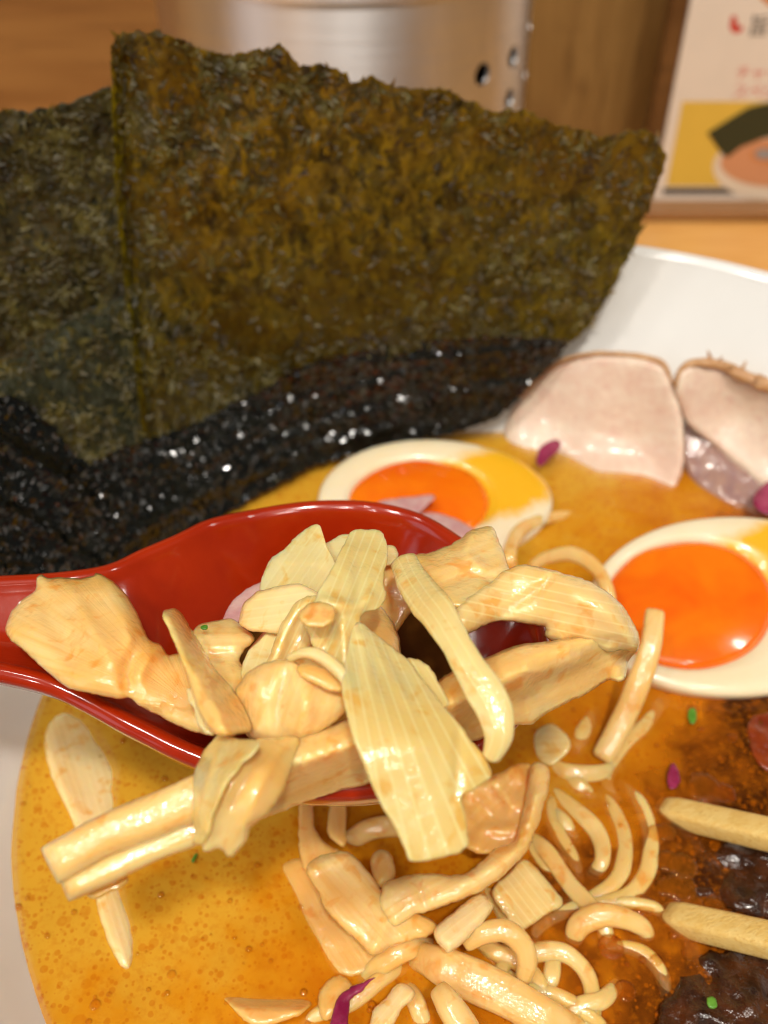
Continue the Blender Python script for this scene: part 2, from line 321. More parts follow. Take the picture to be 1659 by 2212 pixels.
def box(name, lo, hi, mat, parent=None, bev=.1):
    bm = bmesh.new(); bmesh.ops.create_cube(bm, size=1); lo, hi = np.array(lo, float), np.array(hi, float)
    for v in bm.verts: v.co = Vector((np.array(v.co) + .5) * (hi - lo) + lo)
    if bev: bmesh.ops.bevel(bm, geom=bm.edges[:], offset=bev, segments=3, affect='EDGES', profile=.5)
    V = [tuple(v.co) for v in bm.verts]; bm.verts.index_update(); F = [[v.index for v in f.verts] for f in bm.faces]; bm.free()
    return mk(name, V, F, M[mat], parent, smooth=False)
def lathe(name, prof, cx, cy, mat, parent=None, seg=128):
    V, F = [], []; n = len(prof)
    for k in range(seg):
        a = 2 * math.pi * k / seg
        for r, z in prof: V.append((cx + r * math.cos(a), cy + r * math.sin(a), z))
    for k in range(seg):
        for i in range(n - 1):
            F.append((k * n + i, ((k + 1) % seg) * n + i, ((k + 1) % seg) * n + i + 1, k * n + i + 1))
    return mk(name, V, F, M[mat], parent)

# ================================================================== the setting: counter and back wall
TZ = -4.6
tag(box('counter', (-70, -40, TZ - 3), (80, 46, TZ), 'counter', bev=.2), kind='structure')
wall = empty('back_wall', (0, 47, TZ)); tag(wall, kind='structure')
box('board', (-75, 46, TZ), (-9.2, 48, 45), 'board_h', wall, .15)
box('board', (-9.0, 46.4, TZ), (80, 48.4, 45), 'board_v', wall, .15)

# ------------------------------------------------------------------ steel canister
def canister():
    cx, cy, R = -1.3, 35.6, 6.25; zt = 7.3; e = tag(empty('steel_canister', (cx, cy, TZ)), 'tall brushed steel canister with round holes down its side, behind the seaweed', 'canister')
    prof = [(R - .12, TZ), (R, TZ), (R, zt - .25), (R + .12, zt - .2), (R + .16, zt), (R + .05, zt + .12), (R - .12, zt), (R - .12, TZ)]
    n, seg = len(prof), 160; bm = bmesh.new(); vs = []
    for k in range(seg):
        a = 2 * math.pi * k / seg; vs.append([bm.verts.new((cx + r * math.cos(a), cy + r * math.sin(a), z)) for r, z in prof[:-1]])
    m = n - 1
    for k in range(seg):
        for i in range(m): bm.faces.new((vs[k][i], vs[(k + 1) % seg][i], vs[(k + 1) % seg][(i + 1) % m], vs[k][(i + 1) % m]))
    bmesh.ops.recalc_face_normals(bm, faces=bm.faces); me = bpy.data.meshes.new('body'); bm.to_mesh(me); bm.free(); body = bpy.data.objects.new('body', me)
    bm = bmesh.new()
    holes = [(-46, 4.66), (-46, 3.3), (-46, 1.95), (-30, 4.76), (-30, 3.46), (-30, 2.1), (-12, 5.24), (-12, 3.73), (-12, 2.4), (4, 4.6), (4, 3.3), (20, 5.2), (20, 3.8)]
    for a, z in holes:
        a = math.radians(a); mt = Vector((cx + R * math.cos(a), cy + R * math.sin(a), z)); q = Vector((math.cos(a), math.sin(a), 0)).to_track_quat('Z', 'Y').to_matrix().to_4x4(); q.translation = mt
        bmesh.ops.create_cone(bm, cap_ends=True, segments=20, radius1=.34, radius2=.34, depth=1.2, matrix=q)
    cm = bpy.data.meshes.new('cut'); bm.to_mesh(cm); bm.free(); cut = bpy.data.objects.new('cut', cm)
    SC.collection.objects.link(body); SC.collection.objects.link(cut); md = body.modifiers.new('b', 'BOOLEAN'); md.object = cut; md.solver = 'EXACT'
    dg = bpy.context.evaluated_depsgraph_get(); ev = body.evaluated_get(dg).to_mesh(); V = [tuple(v.co) for v in ev.vertices]; Fs = [tuple(p.vertices) for p in ev.polygons]
    bpy.data.objects.remove(body); bpy.data.objects.remove(cut)
    o = mk('perforated_body', V, Fs, M['steel'], e, smooth=True); md = o.modifiers.new('s', 'EDGE_SPLIT'); md.split_angle = math.radians(40)
    mk('light_stop', *disc(cx, cy, zt - .12, R - .125), M['steel'], e)  # unseen disc added to block light, so the holes look dark
    mk('base_plate', *disc(cx, cy, TZ + .3, R - .13), M['steel'], e)
def disc(cx, cy, z, R, seg=64):
    V = [(cx, cy, z)] + [(cx + R * math.cos(2 * math.pi * k / seg), cy + R * math.sin(2 * math.pi * k / seg), z) for k in range(seg)]
    return V, [(0, k + 1, (k + 1) % seg + 1) for k in range(seg)]
canister()

# ------------------------------------------------------------------ menu card in its wooden stand
def menu():
    Y = 41.4; pn, n = (0, Y, 0), (0, -1., 0)
    e = tag(empty('menu_card', (20, Y, TZ)), 'white upright menu card with red lettering and a ramen picture, in a wooden stand', 'menu card')
    P = lambda x, y, dy=0.: at_plane(x, y, (0, Y + dy, 0), n)
    x0 = P(1406, 445)[0]; box('card', (x0, Y, TZ + .55), (x0 + 21, Y + .22, TZ + 24), 'card', e, .05)
    box('side_frame', (x0 - .75, Y - .05, TZ + .5), (x0 - .05, Y + .7, TZ + 24), 'dark_wood', e, .12)
    box('stand_base', (x0 - 1.2, Y - 1.0, TZ + .01), (x0 + 22, Y + 1.6, TZ + .62), 'stand', e, .25)
    def flat(name, pts, mat, k):
        V = np.array([P(x, y, -.012 * k) for x, y in pts]); o = mk(name, V, [list(range(len(V)))[::-1]], M[mat], e, smooth=False); return o
    xr = lambda x, y: (x, y)
    flat('yellow_panel', [(1474, 219), (1439, 402), (2000, 402), (2000, 219)], 'yellow', 1)
    flat('dark_strip', [(1433, 406), (1431, 420), (2000, 420), (2000, 406)], 'ink', 1)
    el = lambda cx, cy, rx, ry: [(cx + rx * math.cos(a), cy + ry * math.sin(a)) for a in np.linspace(0, 2 * math.pi, 40)[:-1]]
    flat('pictured_bowl', el(1668, 362, 128, 72), 'ivory', 2); flat('pictured_soup', el(1672, 352, 116, 52), 'peach', 3); flat('pictured_broth', el(1690, 335, 70, 22), 'orange', 4)
    flat('pictured_seaweed', [(1528, 287), (1610, 236), (1618, 232), (1650, 224), (1720, 214), (1760, 290), (1690, 292), (1650, 298), (1600, 318), (1572, 340), (1562, 335)], 'green', 5)
    flat('pictured_topping', el(1652, 333, 22, 12), 'greyink', 6)
    flat('pictured_edge', [(1636, -10), (1660, 12), (1700, 14), (1720, -30), (1640, -30)], 'orange', 1)
    flat('red_mark', [(1580, 34), (1590, 34), (1594, 56), (1606, 57), (1604, 66), (1594, 72), (1583, 70), (1576, 60)], 'redink', 1)
    def text(s, x, y, px, mat):
        p = P(x, y, -.014); cu = bpy.data.curves.new('lettering', 'FONT'); cu.body = s; sc = px * 43 / FPX * S * 1.0; cu.size = sc; cu.extrude = .00003
        tmp = bpy.data.objects.new('lettering', cu); SC.collection.objects.link(tmp); dg = bpy.context.evaluated_depsgraph_get()
        me = bpy.data.meshes.new_from_object(tmp.evaluated_get(dg)); bpy.data.objects.remove(tmp); me.materials.clear(); me.materials.append(M[mat])
        o = bpy.data.objects.new('lettering', me); SC.collection.objects.link(o); o.parent = e; o.rotation_euler = (math.pi / 2, 0, 0); o.location = Vector(p * S) - Vector(e['w'])
    text('旨辛', 1612, 74, 42, 'ink'); text('チャーシュー', 1586, 170, 30, 'pinkink'); text('スペシャル', 1580, 210, 30, 'pinkink')
menu()

# ================================================================== bowl and broth
BX, BY = 2.42, 10.3
def bowl():
    prof = [(0.01, -3.9), (4, -3.7), (6.3, -2.6), (7.9, -1.1), (8.75, 0), (9.55, 1.2), (10.4, 2.6), (10.95, 3.6), (11.1, 3.9), (11.25, 4.02), (11.4, 3.95), (11.42, 3.75), (11.0, 2.6), (9.6, .2), (8.2, -1.8), (6.0, -3.5), (4.6, -4.0), (4.5, TZ + .02), (4.0, TZ + .02), (3.9, -4.2), (.01, -4.25)]
    P = np.array(prof); Q = np.vstack([catmull(P[:9], 5), P[9:10], catmull(P[9:17], 4), P[17:]])
    tag(lathe('ramen_bowl', [tuple(q) for q in Q][::-1], BX, BY, 'porcelain', seg=160), 'wide white porcelain bowl full of ramen standing on the wooden counter', 'bowl')
bowl()
def m_broth(top, alpha, first=False):
    t = NT('broth'); ob = t.cm(); 
    tc = t.n('ShaderNodeTexCoord'); sx = t.n('ShaderNodeSeparateXYZ', i0=tc.outputs['Object'])
    big = t.noise(ob, .38, 3, .55, .5); med = t.noise(ob, 1.6, 4, .6, .6); fine = t.noise(ob, 9, 3, .6)
    # dark garlic oil gathers on the right near side of the bowl, pale broth on the left
    k = t.n('ShaderNodeMath', _operation='MULTIPLY_ADD', i0=sx.outputs[0], i1=9.5, i2=-.54)
    k2 = t.n('ShaderNodeMath', _operation='MULTIPLY_ADD', i0=sx.outputs[1], i1=-7.0, i2=k); k3 = t.n('ShaderNodeMath', _operation='MULTIPLY_ADD', i0=big, i1=1.2, i2=k2)
    k4 = t.n('ShaderNodeMath', _operation='MULTIPLY_ADD', i0=med, i1=.6, i2=k3)
    c = t.ramp(k4, [(.0, (.83, .45, .035)), (.24, (.81, .34, .012)), (.52, (.68, .21, .005)), (.68, (.32, .078, .003)), (.86, (.075, .018, .002))])
    c = t.mix(F0(t.rng(fine, .50, .66, 0, .35)), c, (.66, .18, .004));
    if top:       # flat fat discs of many sizes floating on the surface
        for sc_, lo_, amt in ((3.4, .62, .35), (6.5, .30, .5), (11., .2, .55)):
            vo = t.n('ShaderNodeTexVoronoi', Vector=ob, Scale=sc_, _feature='F1'); sp = t.n('ShaderNodeSeparateColor', i0=vo.outputs['Color'])
            rad = t.rng(sp.outputs[0], lo_, 1, 0, .42); df_ = t.n('ShaderNodeMath', _operation='SUBTRACT', i0=rad, i1=vo.outputs['Distance'])
            c = t.mix(F0(t.rng(df_, 0, .03, 0, amt)), c_in(t, c), (.64, .15, .003)); 
    df = t.n('ShaderNodeBsdfDiffuse', Color=c); tr = t.n('ShaderNodeBsdfTransparent'); sh = df
    if alpha < 1: sh = t.n('ShaderNodeMixShader', i0=alpha, i1=tr, i2=df)
    if top:
        b = t.bump(med, .03); b = t.bump(t.noise(ob, 8, 2, .5), .016, 1, b); gl = t.n('ShaderNodeBsdfGlossy', Roughness=.07, Normal=b); fr = t.n('ShaderNodeFresnel', IOR=1.36, Normal=b)
        sh = t.n('ShaderNodeMixShader', i0=fr, i1=sh, i2=gl)
    t.t.links.new(sh.outputs[0], t.out.inputs[0]); return t.m
M['broth0'] = m_broth(True, .56); M['broth1'] = m_broth(False, .5); M['broth2'] = m_broth(False, 1)
def broth():
    rings = 110; V, F, MI = [], [], []; seg = 220
    for li, (z, R, nr, sg) in enumerate(((0, 8.92, rings, seg), (-.06, 8.78, 6, 96), (-.12, 8.74, 6, 96), (-.2, 8.68, 6, 96))):
        b0 = len(V); V.append((BX, BY, z))
        for i in range(1, nr + 1):
            r = R * i / nr
            for k in range(sg):
                a = 2 * math.pi * k / sg; x, y = BX + r * math.cos(a), BY + r * math.sin(a)
                dz = (.022 * nz((x, y, 0), .9) + .014 * nz((x, y, 3), 2.6) + (.03 * math.exp(-(8.72 - r) / .12) if r > 8.2 and r < 8.72 else (.03 if r >= 8.72 else 0))) if li == 0 else 0
                V.append((x, y, z + dz))
        for k in range(sg): F.append((b0, b0 + 1 + k, b0 + 1 + (k + 1) % sg)); MI.append(0 if li == 0 else (2 if li == 3 else 1))
        for i in range(nr - 1):
            for k in range(sg):
                a0 = b0 + 1 + i * sg; a1 = a0 + sg; F.append((a0 + k, a1 + k, a1 + (k + 1) % sg, a0 + (k + 1) % sg)); MI.append(0 if li == 0 else (2 if li == 3 else 1))
    o = mk('broth', V, F, None, mats=[M['broth0'], M['broth1'], M['broth2']], matidx=MI)
    return tag(o, 'cloudy orange ramen broth, dark with oil at the right, filling the white bowl', 'broth')
BROTH = broth()
def m_oil():
    t = NT('oil'); nzv = t.noise(t.cm(), .5, 2, .5); c = t.mix(F0(t.rng(nzv, .4, .65, 0, 1)), (.74, .22, .006), (.62, .11, .003))
    df = t.n('ShaderNodeBsdfDiffuse', Color=c); tr = t.n('ShaderNodeBsdfTransparent', Color=(1, .93, .76, 1)); m0 = t.n('ShaderNodeMixShader', i0=.14, i1=tr, i2=df)
    gl = t.n('ShaderNodeBsdfGlossy', Roughness=.03); fr = t.n('ShaderNodeFresnel', IOR=1.45); m1 = t.n('ShaderNodeMixShader', i0=fr, i1=m0, i2=gl); t.t.links.new(m1.outputs[0], t.out.inputs[0]); return t.m
M['oil'] = m_oil()
def droplets():
    V, F = [], []
    def dome(p, r, h):
        b = len(V); sg = 12; V.append((p[0], p[1], p[2] + h))
        for q in (.35, .7, .92, 1.):
            zz = h * math.sqrt(max(0, 1 - q * q)) - (.004 if q == 1 else 0)
            for k in range(sg): a = 2 * math.pi * k / sg; V.append((p[0] + r * q * math.cos(a), p[1] + r * q * math.sin(a), p[2] + zz))
        for k in range(sg): F.append((b, b + 1 + k, b + 1 + (k + 1) % sg))
        for j in range(3):
            for k in range(sg): a0 = b + 1 + j * sg; F.append((a0 + k, a0 + sg + k, a0 + sg + (k + 1) % sg, a0 + (k + 1) % sg))
    for _ in range(260):
        x, y = random.uniform(20, 1659), random.uniform(1500, 2212)
        if 450 < x < 1150 and y < 1800: continue
        p = at(x, y, .015); r = random.choice([.02, .025, .03, .04, .05]) * random.uniform(.8, 1.3)
        if x > 1380 and random.random() < .25: r *= 2
        dome(p, r, r * random.uniform(.25, .6))
    for x, y, r in [(370, 2105, .07), (205, 2170, .08), (1445, 1860, .20), (1475, 1870, .24), (1470, 1915, .26), (1440, 1915, .16), (1500, 1950, .14), (1320, 2045, .2), (1350, 2140, .16), (1520, 1700, .3), (1565, 1712, .2), (1390, 1955, .18), (1365, 1965, .14), (1420, 1800, .17), (1440, 1795, .16), (1545, 1960, .18)]:
        dome(at(x, y, .018), r, r * .16)
    o = mk('oil_droplet', V, F, M['oil'], BROTH); o['kind'] = 'stuff'
droplets()

# ================================================================== seaweed sheets
NP = np.array([0, 18.9, 0]); NNrm = np.array([0, -1, .12]); NNrm /= np.linalg.norm(NNrm)
def nori(name, outline, place, mat, label, amp=.10, flakes=0, rag=7, step=7, group='seaweed sheets standing in the bowl', th=.02, fold=(), spread=None, wetf=False):
    SEED[0] += 1; sd = SEED[0] * 5.1
    O = resample(np.asarray(outline, float), step * .8, True)
    O = O + np.array([[rag * (.8 * nz((p[0], p[1], sd), .03) + .6 * nz((p[0], p[1], sd + 5), .11)), rag * (1.1 * nz((p[0], p[1], sd + 9), .035) + .9 * nz((p[0], p[1], sd + 3), .10))] for p in O])
    V2, Fc = fill(O, step, [4]); P = np.array([place(x, y) for x, y in V2]); rn = rays(V2); rn = -rn / np.linalg.norm(rn, axis=1)[:, None]
    w = fbm(P, .45, sd, 2) * amp * 1.6 + fbm(P, 2.6, sd + 7, 3) * amp * .42 + np.abs(fbm(P, 5.5, sd + 17, 1)) * amp * .35
    for line, dep, wd in fold:
        L = catmull(line, 6); w = w + dep * np.exp(-(seg_dist(V2, L[:-1], L[1:]) / wd) ** 2)
    top = P + rn * w[:, None]; bot = top - rn * th
    k = len(V2); A = []
    for f in Fc:
        a, b, c = V2[f[0]], V2[f[1]], V2[f[2]]; A.append(f if (b - a)[0] * (c - a)[1] - (b - a)[1] * (c - a)[0] < 0 else f[::-1])
    nb = len(O); F = A + [tuple(i + k for i in f[::-1]) for f in A] + [(i, (i + 1) % nb, (i + 1) % nb + k, i + k) for i in range(nb)]
    o = tag(mk(name, np.vstack([top, bot]), F, M[mat]), label, 'seaweed sheet', group)
    if flakes:
        FV, FF = [], []; edge = seg_dist(V2, O, np.roll(O, -1, 0)); dens = np.array([nz(p, .9, sd) + .6 * nz(p, 2.6, sd + 3) for p in top]); pr = np.clip(dens + .5, .15, 1)
        if spread is not None: pr = pr * spread(V2, edge)
        if not wetf: pr = pr * np.clip((edge - 7) / 6, .02, 1)
        idx = rng.choice(k, flakes, p=pr / pr.sum()); near = np.where(edge < 14)[0]; nrm = rn
        if wetf: Nn = np.zeros_like(top); fa = np.array(A); cr = np.cross(top[fa[:, 1]] - top[fa[:, 0]], top[fa[:, 2]] - top[fa[:, 0]]); [np.add.at(Nn, fa[:, q], cr) for q in range(3)]; Nn /= np.linalg.norm(Nn, axis=1)[:, None] + 1e-9; nrm = np.where(np.sum(Nn * rn, 1)[:, None] < 0, -Nn, Nn)
        else: idx = np.r_[idx, rng.choice(near, max(1, flakes // 40))]
        for i in idx:
            p = top[i] + rn[i] * .012; a = random.uniform(0, 6.28); L = random.uniform(.05, .20); wdt = L * random.uniform(.12, .34); tl = random.uniform(-.05, .22); tv = random.uniform(-.25, .25)
            if wetf: L = random.uniform(.035, .10); wdt = L * random.uniform(.5, .9); tl, tv = random.gauss(0, .22), random.gauss(0, .22); p = top[i] + nrm[i] * .02
            e1 = np.cross(nrm[i], [.3, .1, .9]); e1 /= np.linalg.norm(e1); e2 = np.cross(nrm[i], e1)
            u = e1 * math.cos(a) + e2 * math.sin(a); v = np.cross(nrm[i], u) + nrm[i] * tv; u = u + nrm[i] * tl; u /= np.linalg.norm(u); b = len(FV)
            if wetf: FV += [p - u * L, p - v * wdt - u * .2 * L, p + v * wdt - u * .1 * L, p + u * L]; FF += [(b, b + 1, b + 3, b + 2)]; continue
            FV += [p - u * L, p - v * wdt - u * .2 * L, p + v * wdt, p + u * L * .4 - v * wdt * .7 + rn[i] * .02, p + u * L + rn[i] * random.uniform(0, .03)]
            FF += [(b, b + 1, b + 2), (b + 1, b + 3, b + 2), (b + 3, b + 4, b + 2)]
        fo = mk('seaweed_flake', FV, FF, M['flake_wet' if wetf else 'flake'], o, smooth=False); fo['kind'] = 'stuff'
    return o
BZ = np.array([-3, -1.1, 0, 1.2, 2.6, 3.6, 3.9, 4.02, 4.05]); BRR = np.array([5.8, 7.9, 8.75, 9.55, 10.4, 10.95, 11.1, 11.25, 11.42])
def bowl_hit(x, y):
    """Distance along the sight line to the inside of the bowl."""
    d = ray(x, y); t = np.arange(9, 34, .04); P = np.array([0, 0, HC]) + t[:, None] * d; rho = np.hypot(P[:, 0] - BX, P[:, 1] - BY)
    h = (P[:, 2] < 4.05) & (rho > np.interp(P[:, 2], BZ, BRR)) & (rho < 11.5); return t[np.argmax(h)] if h.any() else 99.
def lean(x, y, p, n, gap=.25, k=.5):
    """A sheet hanging in the plane (p, n) that drapes over the bowl wall where the wall comes first."""
    d = ray(x, y); o = np.array([0, 0, HC]); t = np.dot(np.array(p) - o, n) / np.dot(d, n); tb = bowl_hit(x, y) - gap
    h = np.clip(.5 + .5 * (tb - t) / k, 0, 1); return o + d * (tb * (1 - h) + t * h - k * h * (1 - h))
NP = np.array([0, 18.2, 0]); NNrm = np.array([.16, -1, .12]); NNrm /= np.linalg.norm(NNrm)
def on_main(x, y): return lean(x, y, NP, NNrm, .62)
def on_left(x, y):
    n = np.array([.42, -1, .10]); return lean(x, y, NP + np.array([-4.6, .25, 0]), n / np.linalg.norm(n), .30, 2.2)
nori('seaweed_sheet', [(238, 100), (262, 78), (300, 62), (340, 66), (385, 84), (440, 106), (500, 118), (560, 104), (606, 98), (628, 120), (650, 142), (690, 140), (748, 156), (762, 182), (806, 164), (850, 190), (930, 188), (1010, 214), (1066, 240), (1130, 236), (1190, 264), (1262, 282), (1300, 294), (1350, 288), (1392, 278), (1422, 298), (1442, 340), (1434, 372), (1404, 440), (1372, 524), (1332, 612), (1282, 692), (1232, 744), (1100, 748), (980, 754), (900, 758), (790, 780), (700, 802), (640, 824), (520, 890), (400, 955), (312, 975), (292, 800), (276, 640), (262, 560), (250, 430), (244, 300), (240, 190)],
     on_main, 'nori', 'large dry green brown seaweed sheet standing upright at the back of the bowl',   .11, 3400, spread=lambda V, e: .16 + np.exp(-(e / 70) ** 2) + .9 * np.exp(-(np.hypot(V[:, 0] - 1120, V[:, 1] - 620) / 150) ** 2) + .9 * np.exp(-(np.hypot(V[:, 0] - 350, V[:, 1] - 280) / 170) ** 2) + .5 * np.exp(-((V[:, 1] - 800) / 90) ** 2), fold=[([(268, 130), (276, 500), (326, 930)], -.30, 13), ([(236, 190), (246, 500), (296, 930)], .16, 12), ([(330, 100), (380, 500), (430, 900)], .12, 50)])
nori('seaweed_sheet', [(-60, 250), (20, 236), (80, 238), (130, 226), (170, 214), (200, 204), (232, 188), (290, 190), (320, 400), (330, 960), (240, 1010), (150, 1040), (60, 1080), (-60, 1100)],
     on_left, 'nori_sheen', 'left seaweed sheet half hidden behind the large one, greyed by a painted cool sheen and cut by the frame', .12, 3000, spread=lambda V, e: np.full(len(V), 1.) + 0)
def on_foot(zc):
    def f(x, y):
        p = at(x, y, zmap(np.array([[x, y]]), zc)[0]); d = ray(x, y); t = np.linalg.norm(p - [0, 0, HC]) / np.linalg.norm(d); q = on_main(x, y); tq = np.linalg.norm(q - [0, 0, HC]) / np.linalg.norm(d); t = min(t, tq - .12) if y < 1000 else t; return np.array([0, 0, HC]) + d * min(t, bowl_hit(x, y) - .75)
    return f
foot = [(430, 1150, .05), (200, 1250, .1), (560, 1065, .03), (700, 995, .03), (860, 955, .03), (1060, 905, .05), (1120, 860, .4), (1215, 735, 2.5), (900, 735, 2.55), (780, 760, 2.2), (640, 800, 1.7), (520, 868, 1.1), (400, 930, .55), (290, 960, .5), (800, 860, 1.1), (1000, 820, 1.5), (600, 950, .5)]
nori('seaweed_sheet', [(190, 1240), (330, 1215), (430, 1152), (500, 1100), (560, 1066), (640, 1020), (700, 994), (780, 972), (860, 958), (960, 935), (1060, 905), (1100, 880), (1150, 820), (1200, 770), (1225, 738), (1100, 728), (980, 735), (900, 738), (790, 758), (700, 780), (640, 800), (520, 868), (400, 930), (290, 960), (200, 1000), (150, 1100)],
     on_foot(foot), 'nori_wet', 'wet black glistening seaweed sheet sunk into the broth under the tall one', .09, 7500, 4, wetf=True, fold=[([(300, 1150), (600, 960), (900, 870), (1150, 830)], .08, 16), ([(420, 1010), (640, 890), (900, 810), (1180, 780)], .08, 14), ([(230, 1200), (420, 1080), (640, 980), (860, 920)], .07, 14), ([(350, 1000), (520, 930), (700, 840)], .06, 12), ([(760, 790), (980, 770), (1200, 750)], .06, 10)])
low = [(0, 1000, 1.6), (0, 1240, .2), (200, 1230, .25), (250, 1050, .9), (60, 880, 2.6), (330, 1200, .1)]
nori('seaweed_sheet', [(-60, 880), (20, 850), (60, 870), (110, 920), (160, 980), (230, 1040), (300, 1090), (330, 1180), (260, 1240), (120, 1262), (-60, 1280)],
     on_foot(low), 'nori_wet', 'dark limp seaweed sheet folded low at the left, above the spoon handle', .10, 700, 4, wetf=True, fold=[([(0, 950), (150, 1050), (280, 1200)], .14, 16), ([(-20, 1080), (120, 1160), (220, 1240)], .12, 14)])

# ================================================================== pork slices
def m_pork():
    t = NT('pale pork'); ob = t.cm((1, 1, 2)); n1 = t.noise(ob, .55, 4, .6, .4); n2 = t.noise(ob, 3, 4, .65)
    c = t.mix(F0(t.rng(n1, .40, .62, 0, 1)), (.76, .61, .47), (.71, .50, .38)); c = t.mix(F0(t.rng(n2, .50, .72, 0, .6)), c_in(t, c), (.84, .70, .55)); n5 = t.noise(t.cm((2.2, .8, 1.6)), 2.4, 4, .7, .8); c = t.mix(F0(t.rng(n5, .52, .66, 0, .55)), c_in(t, c), (.66, .40, .31))
    t.bsdf(Base__Color=c, Subsurface__Weight=.3, Subsurface__Radius=(1, .5, .35), Subsurface__Scale=.002, Roughness=.42, Normal=t.bump(t.noise(ob, 9, 3, .6), .006), Coat__Weight=.3, Coat__Roughness=.12); return t.m
M['pork'] = m_pork(); M['sear'] = m_simple('seared pork edge', (.58, .34, .16), (.46, .22, .08), 2.5, .4, .05, 6)
pz1 = [(1090, 930, .05), (1200, 800, 1.5), (1300, 766, 2.1), (1430, 790, 2.2), (1478, 960, .75), (1440, 1060, -.20), (1300, 1040, -.20), (1150, 980, -.16), (1300, 880, 1.0), (1220, 960, .03), (1380, 970, .22)]
c1 = slab('pork_slice', [(1088, 940), (1105, 882), (1142, 838), (1182, 800), (1232, 774), (1300, 766), (1380, 774), (1430, 790), (1452, 832), (1470, 880), (1479, 960), (1472, 1022), (1440, 1075), (1330, 1080), (1200, 1040), (1120, 990)], pz1, .16, 'pork', 'pale pink pork slice half sunk in broth, nearest the seaweed', 'pork slice', 'pork slices against the bowl wall', r=.16, wob=.015, step=11)
ribbon('seared_edge', [(1120, 862, .75), (1182, 800, 1.5), (1232, 772, 1.95), (1300, 763, 2.15), (1380, 770, 2.22), (1432, 787, 2.22), (1456, 835, 1.8)], [5, 9, 10, 11, 11, 12, 6], .30, 'sear', parent=c1, wob=.05)
pz2 = [(1470, 840, 1.9), (1520, 785, 2.4), (1659, 840, 2.2), (1750, 900, 1.9), (1490, 930, .9), (1560, 985, .5), (1659, 1065, .1), (1740, 1050, .2), (1600, 900, 1.2)]
c2 = slab('pork_slice', [(1458, 842), (1468, 804), (1500, 786), (1550, 790), (1600, 812), (1660, 838), (1740, 880), (1780, 980), (1740, 1060), (1660, 1064), (1600, 1014), (1540, 962), (1490, 922), (1470, 882)], pz2, .18, 'pork', 'second pork slice with a frayed browned edge, at the right frame edge', 'pork slice', 'pork slices against the bowl wall', r=.18, wob=.02, step=11)
ribbon('seared_edge', [(1462, 840, 1.95), (1468, 803, 2.2), (1500, 782, 2.45), (1550, 786, 2.5), (1600, 808, 2.45), (1660, 836, 2.3), (1740, 876, 2.1)], [8, 14, 22, 26, 30, 30, 24], .34, 'sear', parent=c2, wob=.09, wf=3)
for a, b, h in (((1535, 785), (1528, 756), 2.8), ((1548, 786), (1560, 768), 2.8), ((1595, 806), (1612, 780), 2.7), ((1570, 795), (1588, 788), 2.7), ((1630, 822), (1645, 806), 2.6)):
    ribbon('frayed_fibre', [(*a, 2.5), ((a[0] + b[0]) / 2 + 2, (a[1] + b[1]) / 2, 2.65), (*b, h)], [9, 8, 4], .08, 'sear', parent=c2, step=4, seg=8)
slab('fatty_meat', [(1474, 890), (1540, 935), (1610, 990), (1660, 1035), (1740, 1050), (1740, 1150), (1640, 1125), (1560, 1090), (1500, 1045), (1474, 990)], [(1480, 900, .8), (1660, 1040, .25), (1560, 1085, -.12), (1480, 1040, -.12), (1740, 1130, -.12)], .17, 'tendon', 'glossy grey purple fatty meat scrap under the frayed pork slice', 'meat scrap', wob=.05, wf=2)
slab('red_onion_piece', [(1160, 985), (1172, 962), (1198, 950), (1212, 955), (1206, 975), (1185, 990), (1170, 1008), (1160, 1002)], [(1180, 980, .52)], .06, 'onion', 'small purple red onion piece lying on the nearest pork slice', 'onion piece', 'red onion pieces in the bowl', step=5, r=.06)
slab('red_onion_piece', [(1625, 1075), (1650, 1045), (1690, 1040), (1690, 1110), (1640, 1105)], .55, .10, 'onion', 'dark red onion piece beside the fatty scrap at the right frame edge', 'onion piece', 'red onion pieces in the bowl', step=7)

# ================================================================== egg halves
def m_egg():
    t = NT('egg white'); ob = t.cm(); n1 = t.noise(ob, .6, 3, .5); n2 = t.noise(ob, 3, 3, .6)
    at_ = t.n('ShaderNodeAttribute', _attribute_name='yolky'); k = t.n('ShaderNodeMath', _operation='MULTIPLY_ADD', i0=n2, i1=.55, i2=at_.outputs['Fac'])
    c = t.mix(F0(t.rng(n1, .4, .7, 0, .6)), (.84, .73, .52), (.80, .64, .38)); c = t.mix(F0(t.rng(k, .62, .95, 0, 1)), c_in(t, c), (.83, .44, .015))
    t.bsdf(Base__Color=c, Subsurface__Weight=.5, Subsurface__Radius=(1, .7, .4), Subsurface__Scale=.003, Roughness=.3, Normal=t.bump(t.noise(ob, 8, 3, .6), .004), Coat__Weight=.5, Coat__Roughness=.08); return t.m
def m_yolk():
    t = NT('soft yolk'); ob = t.cm(); n1 = t.noise(ob, .7, 3, .5, .5); n2 = t.noise(ob, 4, 3, .6)
    c = t.mix(F0(t.rng(n1, .36, .64, 0, 1)), (.80, .12, .0012), (.85, .19, .002))
    t.bsdf(Base__Color=c, Subsurface__Weight=.5, Subsurface__Radius=(1, .4, .1), Subsurface__Scale=.004, Roughness=.16, Normal=t.bump(n2, .003), Coat__Weight=.6, Coat__Roughness=.05); return t.m
M['egg'] = m_egg(); M['yolk'] = m_yolk()
